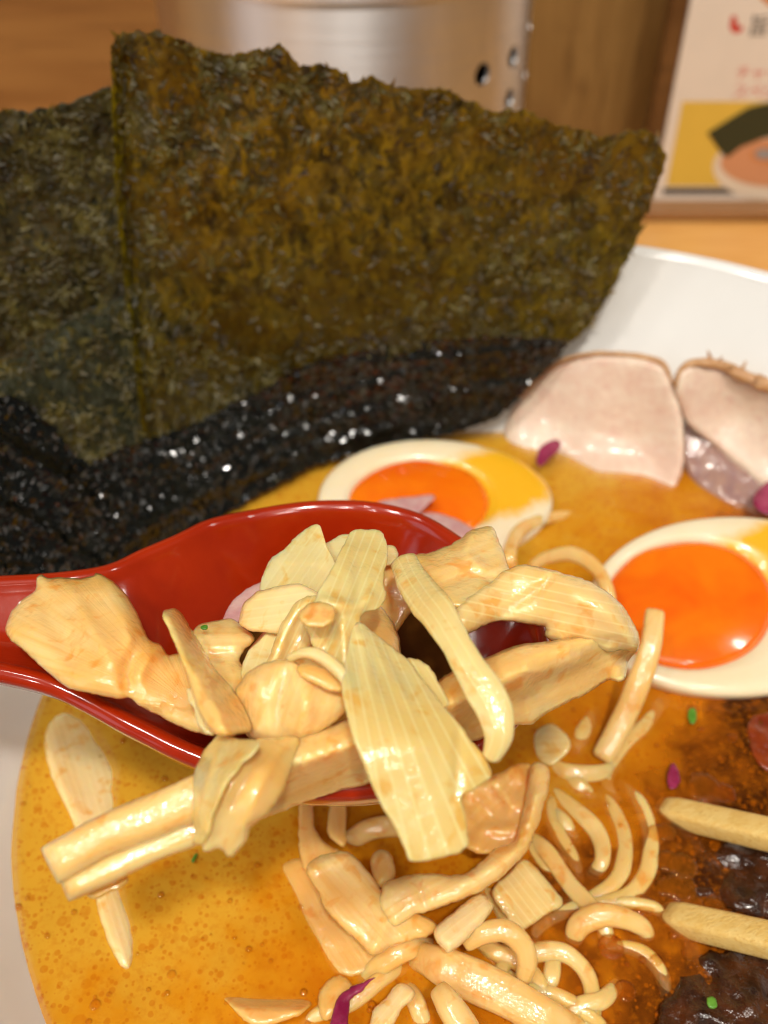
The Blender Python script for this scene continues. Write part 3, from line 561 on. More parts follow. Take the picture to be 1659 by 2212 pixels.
def egg(center, rx, ry, z, yc, yrx, yry, label, smear, lift, ang=0):
    """Half an egg, cut face up: outline and yolk given by where the cut face lies, on a plane leaning towards the near side."""
    c = at(*center, z); n = np.array([0, -lift, 1.]); n /= np.linalg.norm(n); n1 = n
    on = lambda x, y, h=0: at_plane(x, y, c, n1) + n1 * h
    e_out = lambda a: (center[0] + rx * math.cos(a) * (1 + .06 * math.cos(a)), center[1] + ry * math.sin(a)); 
    V, F, A = [], [], []; sg = 96; cx = np.array(yc, float)
    ye = lambda a: (yc[0] + yrx * math.cos(a), yc[1] + yry * math.sin(a))
    prof = [(0., -.10), (.05, .0), (.25, .045), (.55, .055), (.85, .04), (.96, 0.)]
    dcen = on(*center) - n * 1.75
    for k in range(sg):
        a = 2 * math.pi * k / sg; pi, po = np.array(ye(a)), np.array(e_out(a))
        for q, h in prof:
            p = pi + (po - pi) * q; P = on(*p, h); V.append(P); dxy = (p - smear[0]) / np.array(smear[1]); A.append(max(0, 1 - np.hypot(*dxy)) * 1.3 + max(0, .35 - q) * .8)
        R = on(*po, -.06)
        for q in (0, .2, .42, .64, .84, 1.):
            an = q * math.pi / 2; ctr = on(*center); V.append(ctr + (R - ctr) * math.cos(an) - n * (1.75 * math.sin(an)) ); A.append(0)
    m = len(prof) + 6
    for k in range(sg):
        for i in range(m - 1): F.append((k * m + i, k * m + i + 1, ((k + 1) % sg) * m + i + 1, ((k + 1) % sg) * m + i))
    root = tag(empty('egg_half', on(*center) - n * 1.75), label, 'egg half', 'soft boiled egg halves in the broth')
    o = mk('egg_white', V, F, M['egg'], root); at_ = o.data.attributes.new('yolky', 'FLOAT', 'POINT'); at_.data.foreach_set('value', A)
    V, F = [on(*yc, .15)], []; nr = 16
    for i in range(1, nr + 1):
        for k in range(sg):
            a = 2 * math.pi * k / sg; q = i / nr; p = np.array(yc) + (np.array(ye(a)) - yc) * q * (1.03 + .035 * nz((math.cos(a), math.sin(a), 3.3 + center[0]), 2.5) + .012 * nz((math.cos(a), math.sin(a), 1.3), 7)); V.append(on(*p, .02 + .13 * (1 - q * q) - .015 * q + .012 * nz((p[0] / 110, p[1] / 110, 1.), 1.) - (.10 if i == nr else 0)))
    F += [(0, k + 1, (k + 1) % sg + 1) for k in range(sg)] + [(1 + i * sg + k, 1 + (i + 1) * sg + k, 1 + (i + 1) * sg + (k + 1) % sg, 1 + i * sg + (k + 1) % sg) for i in range(nr - 1) for k in range(sg)]
    mk('yolk', V, [f[::-1] for f in F], M['yolk'], root)
egg((925, 1082), 254, 134, .42, (905, 1082), 150, 88, 'egg half with orange yolk just behind the spoon rim', ((1085, 1040), (190, 120)), .22)
egg((1585, 1309), 335, 194, .75, (1490, 1306), 182, 137, 'larger egg half with glossy orange yolk beside the spoon tip at right', ((1700, 1190), (190, 110)), .30)
slab('meat_scrap', [(815, 1085), (850, 1078), (900, 1072), (940, 1070), (925, 1088), (900, 1110), (870, 1120), (830, 1100)], .85, .05, 'onion_pale', 'small pink meat scrap on the yolk behind the spoon rim', 'meat scrap', step=6)
slab('meat_scrap', [(900, 1110), (960, 1112), (1020, 1140), (1050, 1165), (1000, 1165), (940, 1140)], .80, .05, 'onion_pale', 'long pink meat scrap hugging the outer spoon rim on the right', 'meat scrap', step=6)

# ================================================================== red spoon
def spoon():
    out = [(-260, 1290), (-100, 1276), (0, 1267), (120, 1258), (230, 1240), (300, 1207), (380, 1170), (450, 1132), (540, 1105), (640, 1088), (720, 1083), (800, 1086), (880, 1102), (940, 1126), (1000, 1164), (1070, 1215), (1130, 1275), (1175, 1340), (1190, 1410), (1170, 1490), (1110, 1575), (1020, 1650), (920, 1700), (810, 1722), (690, 1726), (580, 1712), (500, 1690), (430, 1662), (370, 1638), (310, 1608), (250, 1578), (180, 1540), (100, 1504), (0, 1480), (-100, 1464), (-260, 1440)]
    zpl = lambda x: 4.45 + .7 * max(0, min(1, (420 - x) / 700)) ** 1.3
    A = np.array([at(x, y, zpl(x)) for x, y in catmull(out, 4, True)])
    O = resample(A, .09, True)[:, :2]; C0 = np.array(A); V2, F = fill(O, .12, [.02, .05, .09, .14, .19, .24, .28, .34, .42])
    d = seg_dist(V2, O, np.roll(O, -1, 0)); d[d < 1e-4] = 0
    zz = np.array([4.45 + .75 * max(0, min(1, (-2.0 - x) / 4.2)) ** 1.3 for x in V2[:, 0]])
    hf = np.array([1 - .62 * max(0, min(1, (-1.4 - x) / 2.2)) ** 1. for x in V2[:, 0]])
    sm = lambda q: 1 - (1 - np.clip(q, 0, 1)) ** 2.2
    inner = np.where(d < .28, .12 * np.sin(np.pi * np.clip(d / .28, 0, 1)) ** .8, -1.55 * hf * sm((d - .28) / 1.7)); outer = -.10 * np.clip(d / .05, 0, 1) - (1.75) * (.25 + .75 * hf) * sm(d / 1.85)
    outer = np.minimum(outer, inner - .12 * np.clip(d / .1, 0, 1))
    top = np.c_[V2, zz + inner]; bot = np.c_[V2, zz + outer]; k = len(V2); mp = np.where(d == 0, np.arange(k), np.arange(k) + k)
    Fc = []
    for f in F:
        a, b, c = V2[f[0]], V2[f[1]], V2[f[2]]; Fc.append(f if (b - a)[0] * (c - a)[1] - (b - a)[1] * (c - a)[0] > 0 else f[::-1])
    FB = [tuple(mp[i] for i in f[::-1]) for f in Fc]; FB = [g for g, f in zip(FB, Fc) if g != f[::-1]]
    o = tag(mk('ramen_spoon', np.vstack([top, bot]), Fc + FB, M['lacquer']), 'red lacquered ramen spoon held over the bowl, heaped with bamboo shoots', 'spoon')
    return o, V2, F, d, zz
SPOON, sV, sF, sd_, sz = spoon()
M['shaded_spoonbroth'] = m_simple('broth in spoon', (.075, .026, .003), (.12, .045, .006), 1.5, .35, .003, 1.2, Specular__IOR__Level=.08)  # dark base colour paints in the shade beneath the heap
lev = 3.45
def pool():
    O = np.array([at(x, y, lev)[:2] for x, y in catmull([(470, 1440), (520, 1330), (620, 1240), (760, 1205), (900, 1230), (1030, 1310), (1090, 1400), (1060, 1500), (960, 1590), (800, 1640), (640, 1620), (520, 1550)], 5, True)])
    V, F = fill(resample(O, .15, True), .25, []); A = []
    for f in F:
        a, b, c = V[f[0]], V[f[1]], V[f[2]]; A.append(f if (b - a)[0] * (c - a)[1] - (b - a)[1] * (c - a)[0] > 0 else f[::-1])
    o = mk('spoonful_of_broth', np.c_[V, np.full(len(V), lev) + .012 * np.array([nz((v[0], v[1], 0), 2.) for v in V])], A, M['shaded_spoonbroth']); tag(o, 'broth pooled in the red spoon, darkened by painted shade, under the bamboo shoots', 'broth')
pool()

# ================================================================== bamboo shoots heaped on the spoon
GS = 'bamboo shoots heaped on the spoon'
def B(outline, zc, T, label, mat='menma', **k): return slab('bamboo_shoot', outline, zc, T * (.6 if mat in ('leaf', 'pale') and T < .1 else 1), mat, label, 'bamboo shoot', GS, **{'grow': 4, **k, 'wob': k.get('wob', .03) * .55, 'r': (k.get('r') or T) * (.6 if mat in ('leaf', 'pale') else 1)})
B([(15, 1352), (30, 1320), (55, 1295), (80, 1275), (83, 1255), (89, 1243), (100, 1253), (118, 1252), (150, 1253), (200, 1250), (210, 1240), (228, 1250), (250, 1265), (272, 1290), (290, 1320), (305, 1355), (320, 1385), (345, 1395), (362, 1420), (385, 1416), (412, 1430), (440, 1500), (475, 1560), (462, 1585), (400, 1570), (350, 1545), (300, 1520), (285, 1505), (250, 1505), (200, 1495), (145, 1480), (100, 1445), (50, 1400), (20, 1375)],
  [(60, 1340, 5.25), (200, 1260, 5.2), (240, 1400, 5.45), (120, 1440, 5.3), (330, 1470, 5.2), (440, 1540, 5.0)], .22, 'fan shaped bamboo shoot lying on the spoon handle, leftmost of the heap', polar=(420, 1530), r=.24, wob=.08,
  folds=[([(300, 1385), (275, 1450), (285, 1505)], -.14, 14), ([(240, 1270), (290, 1400)], .08, 16), ([(90, 1290), (150, 1420)], -.06, 18), ([(150, 1270), (240, 1430)], .05, 14), ([(330, 1400), (300, 1460)], .08, 12)])
B([(566, 1280), (570, 1247), (580, 1221), (593, 1205), (619, 1187), (645, 1161), (666, 1142), (683, 1135), (690, 1140), (695, 1158), (703, 1181), (724, 1226), (716, 1260), (700, 1290), (666, 1278), (640, 1275), (601, 1281)], [(600, 1240, 5.2), (690, 1145, 5.7), (700, 1270, 5.5)], .06, 'pale pointed bamboo shoot piece sticking up by the far spoon rim', 'pale', ang=-55, r=.07, wob=.05, folds=[([(600, 1215), (690, 1220)], .06, 18)])
B([(704, 1184), (713, 1174), (731, 1163), (757, 1158), (766, 1168), (745, 1200), (728, 1240), (713, 1220)], 5.5, .06, 'small pale bamboo sliver tucked behind the tall leaf', 'pale', r=.07, step=6)
B([(835, 1184), (848, 1182), (856, 1196), (852, 1212), (838, 1220), (828, 1210)], 5.35, .10, 'tiny rounded bamboo nub peeking out right of the tall leaf', 'pale', step=5)
B([(835, 1215), (862, 1212), (905, 1240), (925, 1290), (890, 1318), (866, 1345), (846, 1375), (832, 1384), (800, 1368), (775, 1335), (800, 1290)], [(850, 1230, 5.2), (830, 1370, 4.6)], .12, 'shaded amber bamboo shoot piece dripping into the spoon hollow', 'soaked', r=.13)
B([(520, 1346), (526, 1314), (536, 1299), (562, 1280), (601, 1269), (640, 1264), (661, 1270), (690, 1290), (655, 1312), (632, 1332), (616, 1358), (606, 1366), (573, 1361), (546, 1360)], [(530, 1320, 5.35), (650, 1275, 5.7), (600, 1360, 5.4)], .14, 'blocky bamboo shoot piece with a cut end, left of the tall leaf', 'pale', ang=-8, r=.12)
B([(420, 1366), (440, 1350), (475, 1343), (500, 1339), (520, 1355), (546, 1376), (540, 1390), (525, 1402), (512, 1425), (526, 1450), (522, 1482), (505, 1510), (470, 1480), (440, 1410)], [(470, 1380, 5.05), (540, 1375, 5.0), (500, 1480, 5.15)], .20, 'lumpy bamboo shoot crumb with a green speck on it', r=.18, wob=.12, wf=2.4, folds=[([(450, 1415), (520, 1412)], -.12, 9)])
B([(545, 1400), (590, 1350), (640, 1300), (720, 1260), (800, 1290), (860, 1380), (850, 1480), (780, 1570), (700, 1620), (600, 1620), (530, 1580), (505, 1500)], [(620, 1380, 4.95), (800, 1320, 4.9), (700, 1560, 4.95), (540, 1540, 4.9)], .3, 'bamboo shoots buried under the middle of the heap, seen only in gaps', r=.3)
B([(524, 1452), (536, 1413), (560, 1387), (580, 1366), (610, 1360), (600, 1408), (586, 1450), (560, 1470), (533, 1475)], [(560, 1420, 5.25)], .08, 'pale rounded bamboo petal beside the shaded broth gap', 'pale', ang=-70, r=.09)
B([(574, 1448), (591, 1408), (602, 1374), (615, 1343), (628, 1322), (649, 1299), (671, 1291), (689, 1294), (668, 1330), (660, 1360), (668, 1392), (634, 1412), (596, 1440)], [(600, 1420, 5.5), (650, 1305, 5.85), (655, 1380, 5.6)], .07, 'narrow curled bamboo strip with a brown edge, left of the folded flap', 'leaf', ang=-65, r=.08, folds=[([(590, 1440), (625, 1345), (665, 1300)], .10, 12)])
B([(759, 1152), (765, 1147), (790, 1149), (817, 1147), (825, 1158), (832, 1174), (834, 1197), (826, 1236), (825, 1267), (831, 1280), (828, 1293), (820, 1309), (780, 1321), (774, 1348), (766, 1368), (757, 1389), (752, 1420), (750, 1455), (715, 1440), (690, 1418), (677, 1390), (668, 1362), (655, 1340), (660, 1318), (682, 1301), (692, 1278), (718, 1236), (729, 1210), (753, 1168)],
  [(790, 1160, 6.05), (790, 1250, 6.15), (820, 1290, 6.0), (720, 1320, 6.25), (740, 1430, 5.85), (690, 1400, 5.8)], .055, 'tall thin bamboo leaf standing up from the top of the heap', 'leaf', ang=-68, r=.06, wob=.07, wf=1.6, folds=[([(700, 1300), (760, 1310), (800, 1290)], .10, 12), ([(725, 1335), (712, 1370), (700, 1400)], -.12, 9), ([(740, 1350), (745, 1430)], .08, 9), ([(775, 1220), (770, 1300)], -.05, 12)])
B([(649, 1332), (661, 1312), (682, 1303), (705, 1305), (722, 1318), (716, 1342), (694, 1352), (664, 1350)], 6.32, .09, 'small folded bamboo flap lying across the middle of the tall leaf', 'soaked', r=.08, wob=.07, wf=3, step=6)
B([(896, 1205), (931, 1197), (971, 1180), (1001, 1165), (1021, 1147), (1061, 1141), (1071, 1165), (1086, 1195), (1096, 1230), (1108, 1252), (1091, 1270), (1050, 1284), (1011, 1312), (971, 1306), (950, 1310), (910, 1260)], [(900, 1210, 5.45), (1060, 1150, 5.4), (1090, 1250, 5.5), (980, 1300, 5.7)], .17, 'squarish bamboo shoot block with ragged grain at the far spoon rim', ang=-22, r=.12, wob=.06, folds=[([(1020, 1150), (1010, 1190), (1040, 1230)], .08, 12), ([(960, 1262), (1030, 1240), (1085, 1262)], -.10, 9), ([(930, 1230), (1000, 1210)], .05, 16)])
# hairpin strip: upper arm over lower arm
hp = B([(945, 1478), (962, 1463), (1010, 1440), (1051, 1425), (1080, 1410), (1116, 1398), (1181, 1388), (1250, 1380), (1310, 1385), (1360, 1372), (1376, 1385), (1370, 1408), (1352, 1432), (1345, 1470), (1316, 1465), (1266, 1495), (1211, 1520), (1156, 1555), (1150, 1560), (1101, 1565), (1050, 1590), (1000, 1604), (900, 1645), (800, 1688), (760, 1699), (668, 1725), (567, 1764), (500, 1770), (520, 1670), (600, 1606), (684, 1578), (745, 1558), (850, 1512)],
  [(560, 1700, 5.15), (760, 1630, 5.2), (950, 1560, 5.15), (1150, 1480, 5.0), (1300, 1420, 4.9), (1365, 1385, 5.0)], .36, 'thick round bamboo shoot bar crossing the front of the heap and bent at right', ang=-22, r=.40, wob=.05, step=10, folds=[([(960, 1470), (1060, 1430), (1180, 1400)], .10, 12), ([(1135, 1490), (1165, 1550)], .07, 16), ([(660, 1590), (640, 1690)], -.07, 9)])
B([(1000, 1300), (1060, 1262), (1106, 1228), (1150, 1225), (1200, 1238), (1281, 1264), (1336, 1304), (1361, 1340), (1378, 1378), (1372, 1402), (1345, 1400), (1310, 1404), (1275, 1392), (1240, 1378), (1212, 1384), (1195, 1380), (1178, 1370), (1181, 1351), (1120, 1342), (1076, 1337), (1036, 1352), (1001, 1368), (980, 1340)],
  [(1010, 1330, 5.65), (1100, 1280, 5.5), (1200, 1300, 5.6), (1300, 1330, 5.6), (1360, 1385, 5.25), (1200, 1370, 5.3)], .24, 'bent over upper arm of bamboo shoot at the right end of the heap', 'leaf', ang=12, r=.34, wob=.05, folds=[([(1240, 1290), (1320, 1330), (1362, 1372)], .08, 22), ([(1196, 1247), (1141, 1287), (1076, 1330)], -.10, 7), ([(1240, 1368), (1300, 1384), (1345, 1385)], -.10, 8)])
ribbon('bamboo_shoot', [(108, 1872, 5.1), (170, 1836, 5.15), (230, 1804, 5.2), (330, 1762, 5.25), (430, 1722, 5.3), (520, 1690, 5.25)], [82, 92, 94, 98, 102, 110], .52, 'menma', 'upper half of the split bamboo log poking out front left of the heap', 'bamboo shoot', GS, sq=2.8, wob=.035, taper=.12, seg=26, step=7)
ribbon('bamboo_shoot', [(140, 1921, 4.85), (200, 1892, 4.9), (300, 1845, 4.95), (430, 1790, 5.0), (520, 1755, 5.0)], [50, 60, 62, 66, 70], .46, 'menma', 'lower half of the split bamboo log, just under its twin', 'bamboo shoot', GS, sq=2.8, wob=.035, taper=.12, seg=26, step=7)
slab('bamboo_shoot', [(188, 1932), (230, 1908), (275, 1892), (270, 1912), (235, 1930), (205, 1942)], 4.62, .07, 'soaked', 'brownish bamboo scrap under the tip of the split log', 'bamboo shoot', GS, r=.08, step=6)
B([(510, 1496), (526, 1471), (544, 1450), (567, 1437), (593, 1431), (627, 1427), (660, 1453), (695, 1480), (745, 1495), (750, 1530), (712, 1560), (700, 1572), (660, 1588), (619, 1602), (601, 1602), (544, 1592), (536, 1552), (523, 1518)], [(540, 1500, 5.55), (600, 1450, 5.85), (650, 1530, 5.75), (600, 1590, 5.45), (720, 1520, 5.7)], .22, 'bulging folded bamboo sheet in the middle of the heap', 'menma', ang=-70, r=.28, wob=.10, wf=1.5, folds=[([(620, 1450), (602, 1520), (600, 1595)], -.12, 11), ([(560, 1480), (550, 1570)], .08, 16), ([(660, 1500), (655, 1575)], .08, 18)])
ribbon('bamboo_shoot', [(622, 1424, 6.05), (655, 1410, 6.2), (690, 1415, 6.25), (722, 1438, 6.25), (748, 1466, 6.22), (766, 1500, 6.15), (772, 1535, 6.05), (768, 1560, 5.9)], [16, 22, 26, 28, 30, 36, 34, 18], .12, 'pale', 'thin pale bamboo strand looping down over the bulging sheet', 'bamboo shoot', GS, roll=20, arch=.02, step=6)
slab('bamboo_shoot', [(640, 1440), (670, 1432), (705, 1446), (735, 1472), (742, 1494), (712, 1492), (680, 1476), (650, 1462)], 6.08, .08, 'soaked', 'small stained bamboo chip under the looping strand', 'bamboo shoot', GS, r=.10, step=6)
B([(355, 1330), (362, 1320), (374, 1318), (388, 1325), (400, 1345), (415, 1370), (435, 1400), (465, 1450), (500, 1490), (530, 1540), (541, 1567), (535, 1580), (500, 1584), (470, 1585), (452, 1568), (430, 1530), (413, 1475), (397, 1430), (377, 1380)], [(370, 1330, 5.8), (430, 1440, 5.85), (510, 1560, 5.75)], .26, 'rolled finger of bamboo shoot slanting across the left of the heap', ang=58, r=.24, wob=.05, wf=2, folds=[([(420, 1470), (445, 1530), (462, 1575)], -.12, 7), ([(380, 1340), (440, 1450), (500, 1550)], .05, 14)])
B([(408, 1490), (420, 1500), (440, 1540), (462, 1580), (448, 1582), (430, 1562), (422, 1530), (410, 1512)], 5.62, .09, 'thin unrolled edge beside the rolled bamboo finger', 'pale', ang=58, step=5, r=.08)
B([(554, 1602), (522, 1640), (491, 1687), (471, 1731), (455, 1775), (446, 1805), (440, 1834), (455, 1838), (468, 1830), (486, 1836), (491, 1848), (502, 1848), (512, 1833), (528, 1817), (537, 1791), (549, 1776), (567, 1762), (582, 1747), (602, 1718), (622, 1671), (632, 1632), (645, 1598), (622, 1596), (585, 1598)], [(600, 1610, 5.75), (540, 1680, 5.98), (500, 1760, 5.75), (480, 1840, 5.35), (600, 1700, 5.80)], .075, 'broad bamboo sheet wrapped over the bar, ragged at its hanging end', 'menma', ang=-62, r=.08, wob=.06, folds=[([(600, 1620), (560, 1700), (530, 1780)], .06, 18), ([(560, 1630), (500, 1740)], -.05, 10)])
B([(476, 1588), (455, 1609), (439, 1632), (426, 1661), (421, 1690), (419, 1721), (420, 1773), (424, 1802), (418, 1818), (432, 1823), (443, 1810), (452, 1796), (453, 1773), (458, 1757), (471, 1731), (491, 1687), (528, 1640), (560, 1606), (520, 1600), (494, 1594)], [(500, 1605, 5.9), (440, 1660, 5.8), (470, 1690, 6.15), (430, 1810, 5.5)], .07, 'curled pale lip of bamboo hanging left of the wrapped sheet', 'menma', ang=-72, r=.08, wob=.05, folds=[([(470, 1630), (440, 1700), (436, 1790)], .07, 12)])
B([(876, 1432), (900, 1428), (925, 1443), (945, 1478), (968, 1520), (940, 1520), (905, 1480)], 5.75, .06, 'small bamboo fold behind the right edge of the big fan leaf', 'leaf', step=6, ang=60, r=.07)
B([(771, 1348), (796, 1362), (841, 1398), (881, 1430), (905, 1462), (928, 1492), (948, 1520), (971, 1545), (996, 1575), (1016, 1604), (1041, 1632), (1058, 1672), (1050, 1682), (1021, 1705), (994, 1718), (1001, 1762), (1006, 1802), (1008, 1827), (979, 1842), (929, 1855), (889, 1858), (882, 1845), (868, 1810), (849, 1772), (829, 1742), (806, 1690), (785, 1640), (765, 1590), (752, 1540), (742, 1490), (748, 1440), (758, 1390)],
  [(775, 1360, 6.1), (800, 1500, 6.25), (860, 1440, 5.95), (900, 1600, 6.2), (1030, 1660, 5.85), (930, 1840, 5.5), (850, 1720, 5.9), (980, 1740, 5.75)], .05, 'big striped fan of bamboo leaf draped over the front of the heap', 'leaf', polar=(700, 1080), r=.06, wob=.02, wf=.7, step=10, folds=[([(775, 1370), (790, 1430), (800, 1490)], .06, 11), ([(790, 1370), (840, 1450), (880, 1520)], .04, 11), ([(770, 1390), (770, 1480)], -.04, 8), ([(990, 1590), (985, 1720)], -.05, 10)])
ribbon('bamboo_shoot', [(866, 1200, 5.9), (888, 1245, 6.1), (918, 1292, 6.3), (946, 1330, 6.42), (980, 1385, 6.45), (1012, 1440, 6.42), (1046, 1492, 6.35), (1070, 1540, 6.25), (1076, 1592, 6.1), (1058, 1645, 5.85)], [58, 76, 88, 78, 66, 70, 82, 80, 64, 38], .08, 'leaf', 'long narrow bamboo strip with a node, running diagonally across the heap', 'bamboo shoot', GS, arch=.05, step=6, wob=.02, seg=28, sq=4.5)
slab('scallion_piece', [(433, 1352), (444, 1349), (450, 1354), (446, 1361), (436, 1360)], 5.38, .03, 'scallion', 'tiny green scallion speck on the lumpy bamboo crumb', 'scallion', 'green scallion bits', step=4)
slab('onion_sliver', [(478, 1345), (496, 1310), (520, 1280), (560, 1258), (572, 1262), (556, 1300), (524, 1340), (500, 1352)], 4.7, .05, 'onion_pale', 'pinkish translucent onion sliver inside the spoon, left of the heap', 'onion piece', step=7)

# ================================================================== things in the broth in front
GB = 'bamboo shoots lying in the broth'; GN = 'noodles in the broth'
def Q(outline, zc, T, label, mat='soaked', **k): return slab('bamboo_shoot', outline, zc, T, mat, label, 'bamboo shoot', GB, **k)
def N(path, w, label, th=.26, keep=0, mat='noodle', **k):
    path = [(x, y, z - (0 if keep else .203)) for x, y, z in path]; w = [a * (1 if keep else .95) for a in w]
    if not keep: path[0] = (*path[0][:2], min(path[0][2], -.22)); path[-1] = (*path[-1][:2], min(path[-1][2], -.22))
    return ribbon('noodle', path, w, th, mat, label, 'noodle', GN, sq=2.8, taper=.3, seg=16, step=6, **k)
Q([(95, 1604), (108, 1560), (150, 1532), (220, 1560), (262, 1640), (266, 1700), (250, 1790), (272, 1900), (292, 2000), (288, 2078), (266, 2092), (236, 2042), (210, 1960), (185, 1850), (150, 1760), (112, 1680)], [(110, 1600, .03), (150, 1720, .09), (250, 1650, -.16), (230, 1900, -.06), (270, 2060, -.03), (215, 1960, .03)], .15, 'long pale bamboo slab half sunk in the broth at the left', 'pale', ang=72, r=.18)
Q([(605, 1871), (652, 1852), (680, 1881), (700, 1931), (715, 1959), (745, 1998), (776, 2027), (797, 2048), (815, 2063), (809, 2098), (787, 2105), (751, 2112), (714, 2095), (683, 2032), (652, 1975), (626, 1915)], [(630, 1880, -.06), (700, 2060, -.07), (790, 2090, -.02), (740, 1980, .02)], .10, 'flat bamboo sheet floating under the V shaped strip', ang=55, wob=.06)
Q([(829, 1912), (859, 1897), (919, 1885), (994, 1890), (1039, 1862), (1069, 1832), (1109, 1817), (1124, 1772), (1139, 1707), (1148, 1658), (1164, 1646), (1182, 1654), (1188, 1682), (1174, 1747), (1149, 1817), (1124, 1857), (1079, 1897), (1039, 1927), (994, 1944), (929, 1969), (894, 1977), (850, 2002), (820, 1960)], [(850, 1940, .75), (1000, 1915, .85), (1100, 1850, .95), (1160, 1690, 1.15)], .20, 'long curved bamboo strip rising to a tip right of the fan leaf', 'menma', ang=-30, r=.18, wob=.06, folds=[([(900, 1890), (920, 1965)], -.06, 8), ([(1000, 1905), (1110, 1840), (1160, 1720)], .07, 14)])
Q([(1000, 1690), (1040, 1680), (1079, 1670), (1119, 1650), (1150, 1655), (1149, 1707), (1130, 1772), (1115, 1822), (1069, 1842), (1019, 1840), (990, 1800)], [(1050, 1760, .55), (1130, 1680, .95)], .10, 'crinkled bamboo sheet in the shade behind the curved strip', ang=-50, wob=.10, wf=2.2, folds=[([(1070, 1690), (1105, 1740)], .14, 12), ([(1030, 1720), (1080, 1780)], -.10, 10), ([(1040, 1790), (1100, 1790)], .10, 12)])
Q([(649, 1724), (675, 1722), (680, 1787), (706, 1824), (735, 1840), (700, 1870), (667, 1880), (652, 1871), (645, 1824), (645, 1787)], [(660, 1730, .3), (690, 1850, .55)], .10, 'upright end of the V shaped bamboo strip under the spoon', ang=80)
Q([(716, 1728), (746, 1724), (748, 1790), (746, 1831), (729, 1824), (707, 1798)], [(735, 1770, .45)], .09, 'short triangular bamboo piece under the spoon front', ang=80)
N([(742, 1825, .25), (790, 1796, .32), (840, 1784, .35), (890, 1790, .3)], [40, 48, 48, 40], 'thick noodle in the shade under the big fan leaf')
Q([(800, 1866), (807, 1842), (831, 1836), (848, 1850), (854, 1876), (850, 1902), (829, 1917), (808, 1910)], .55, .20, 'small shiny rounded bamboo nub between the V strip and the fan leaf', 'noodle', step=6, r=.2)
Q([(660, 1880), (672, 1858), (727, 1840), (755, 1842), (779, 1863), (805, 1894), (823, 1920), (845, 1938), (876, 1954), (910, 1975), (945, 1998), (930, 2019), (865, 2039), (839, 2050), (813, 2063), (797, 2060), (766, 2026), (735, 2000), (701, 1961), (690, 1931), (670, 1900)], [(700, 1880, .72), (760, 1960, .72), (800, 2045, .6), (920, 2000, .5)], .14, 'V shaped folded bamboo strip in the middle of the foreground', 'menma', ang=48, r=.16, wob=.05, folds=[([(670, 1880), (740, 1850)], .06, 10), ([(850, 1945), (830, 2000), (808, 2055)], .06, 16)])
Q([(1150, 1586), (1168, 1572), (1191, 1563), (1221, 1583), (1233, 1610), (1213, 1640), (1186, 1654), (1156, 1634)], [(1170, 1590, .0), (1220, 1610, .18), (1170, 1640, .0)], .10, 'pale half moon bamboo piece just below the bent bar', 'pale', r=.16, step=7)
Q([(1062, 1927), (1095, 1890), (1129, 1855), (1159, 1875), (1186, 1907), (1219, 1952), (1174, 1979), (1124, 2014), (1094, 1984)], [(1075, 1930, .22), (1160, 1870, .16), (1210, 1950, .02), (1120, 2000, .08)], .09, 'striped square bamboo piece right of the curved strip', 'leaf', ang=52, wob=.03)
Q([(1137, 1829), (1170, 1808), (1200, 1830), (1226, 1857), (1209, 1889), (1169, 1879)], -.06, .08, 'faint bamboo scrap sunk beside the striped square piece', ang=40)
Q([(937, 2024), (947, 1997), (990, 1962), (1034, 1930), (1056, 1940), (1064, 1967), (1029, 2009), (981, 2054), (962, 2056)], [(1000, 1990, .85)], .24, 'short chunky bamboo stick cut square, in front of the curved strip', 'pale', ang=-38, r=.14, wob=.03)
Q([(470, 2140), (525, 2126), (600, 2110), (648, 2142), (674, 2172), (620, 2204), (545, 2216), (492, 2166)], [(500, 2150, -.12), (570, 2160, -.04), (640, 2160, -.08)], .10, 'flat bamboo piece afloat at the bottom edge of the frame', ang=25, wob=.05)
Q([(686, 2152), (702, 2123), (730, 2106), (756, 2120), (768, 2149), (740, 2180), (716, 2202), (694, 2202)], .06, .14, 'rounded pale bamboo lump left of the red onion strip', 'noodle', r=.2)
Q([(806, 2186), (836, 2152), (865, 2121), (899, 2147), (868, 2182), (844, 2222), (800, 2228)], .35, .12, 'greenish bamboo stick near the bottom edge, right of the onion strip', 'pale', ang=-50, r=.1)
N([(775, 2128, .2), (830, 2080, .32), (880, 2050, .4), (940, 2045, .3)], [40, 50, 52, 40], 'noodle curving below the V shaped strip')
N([(890, 2058, .45), (950, 2085, .55), (1010, 2112, .5), (1090, 2150, .45), (1180, 2200, .4), (1250, 2240, .4)], [60, 88, 96, 92, 84, 80], 'fat noodle sheet running to the bottom edge', .36)
N([(944, 2132, .85), (968, 2165, .9), (1000, 2215, .85), (1020, 2250, .8)], [46, 62, 66, 66], 'smooth noodle end lying over the fat noodle sheet', .34, keep=1)
N([(1002, 2042, .55), (1040, 2018, .75), (1088, 2010, .8), (1124, 2035, .7), (1138, 2072, .5), (1128, 2120, .15)], [40, 46, 46, 46, 44, 34], 'noodle arching in a hook next to the square cut stick', .30, keep=1)
N([(1195, 2035, .15), (1192, 2100, .18), (1176, 2165, .12)], [30, 42, 36], 'upright noodle piece right of the hooked noodle', .2)
N([(1235, 2042, .05), (1252, 1998, .25), (1298, 1976, .4), (1345, 1982, .36), (1386, 2002, .2), (1402, 2028, .02)], [40, 52, 56, 52, 46, 30], 'fat noodle hump beside the lower chopstick tip', .34)
N([(1270, 1700, .06), (1318, 1745, .10), (1346, 1810, .13), (1346, 1865, .15), (1332, 1900, .15), (1302, 1928, .12), (1250, 1950, .08), (1200, 1958, .05)], [30, 36, 38, 40, 40, 38, 34, 28], 'inner of the two noodle arcs left of the chopstick tips', .2)
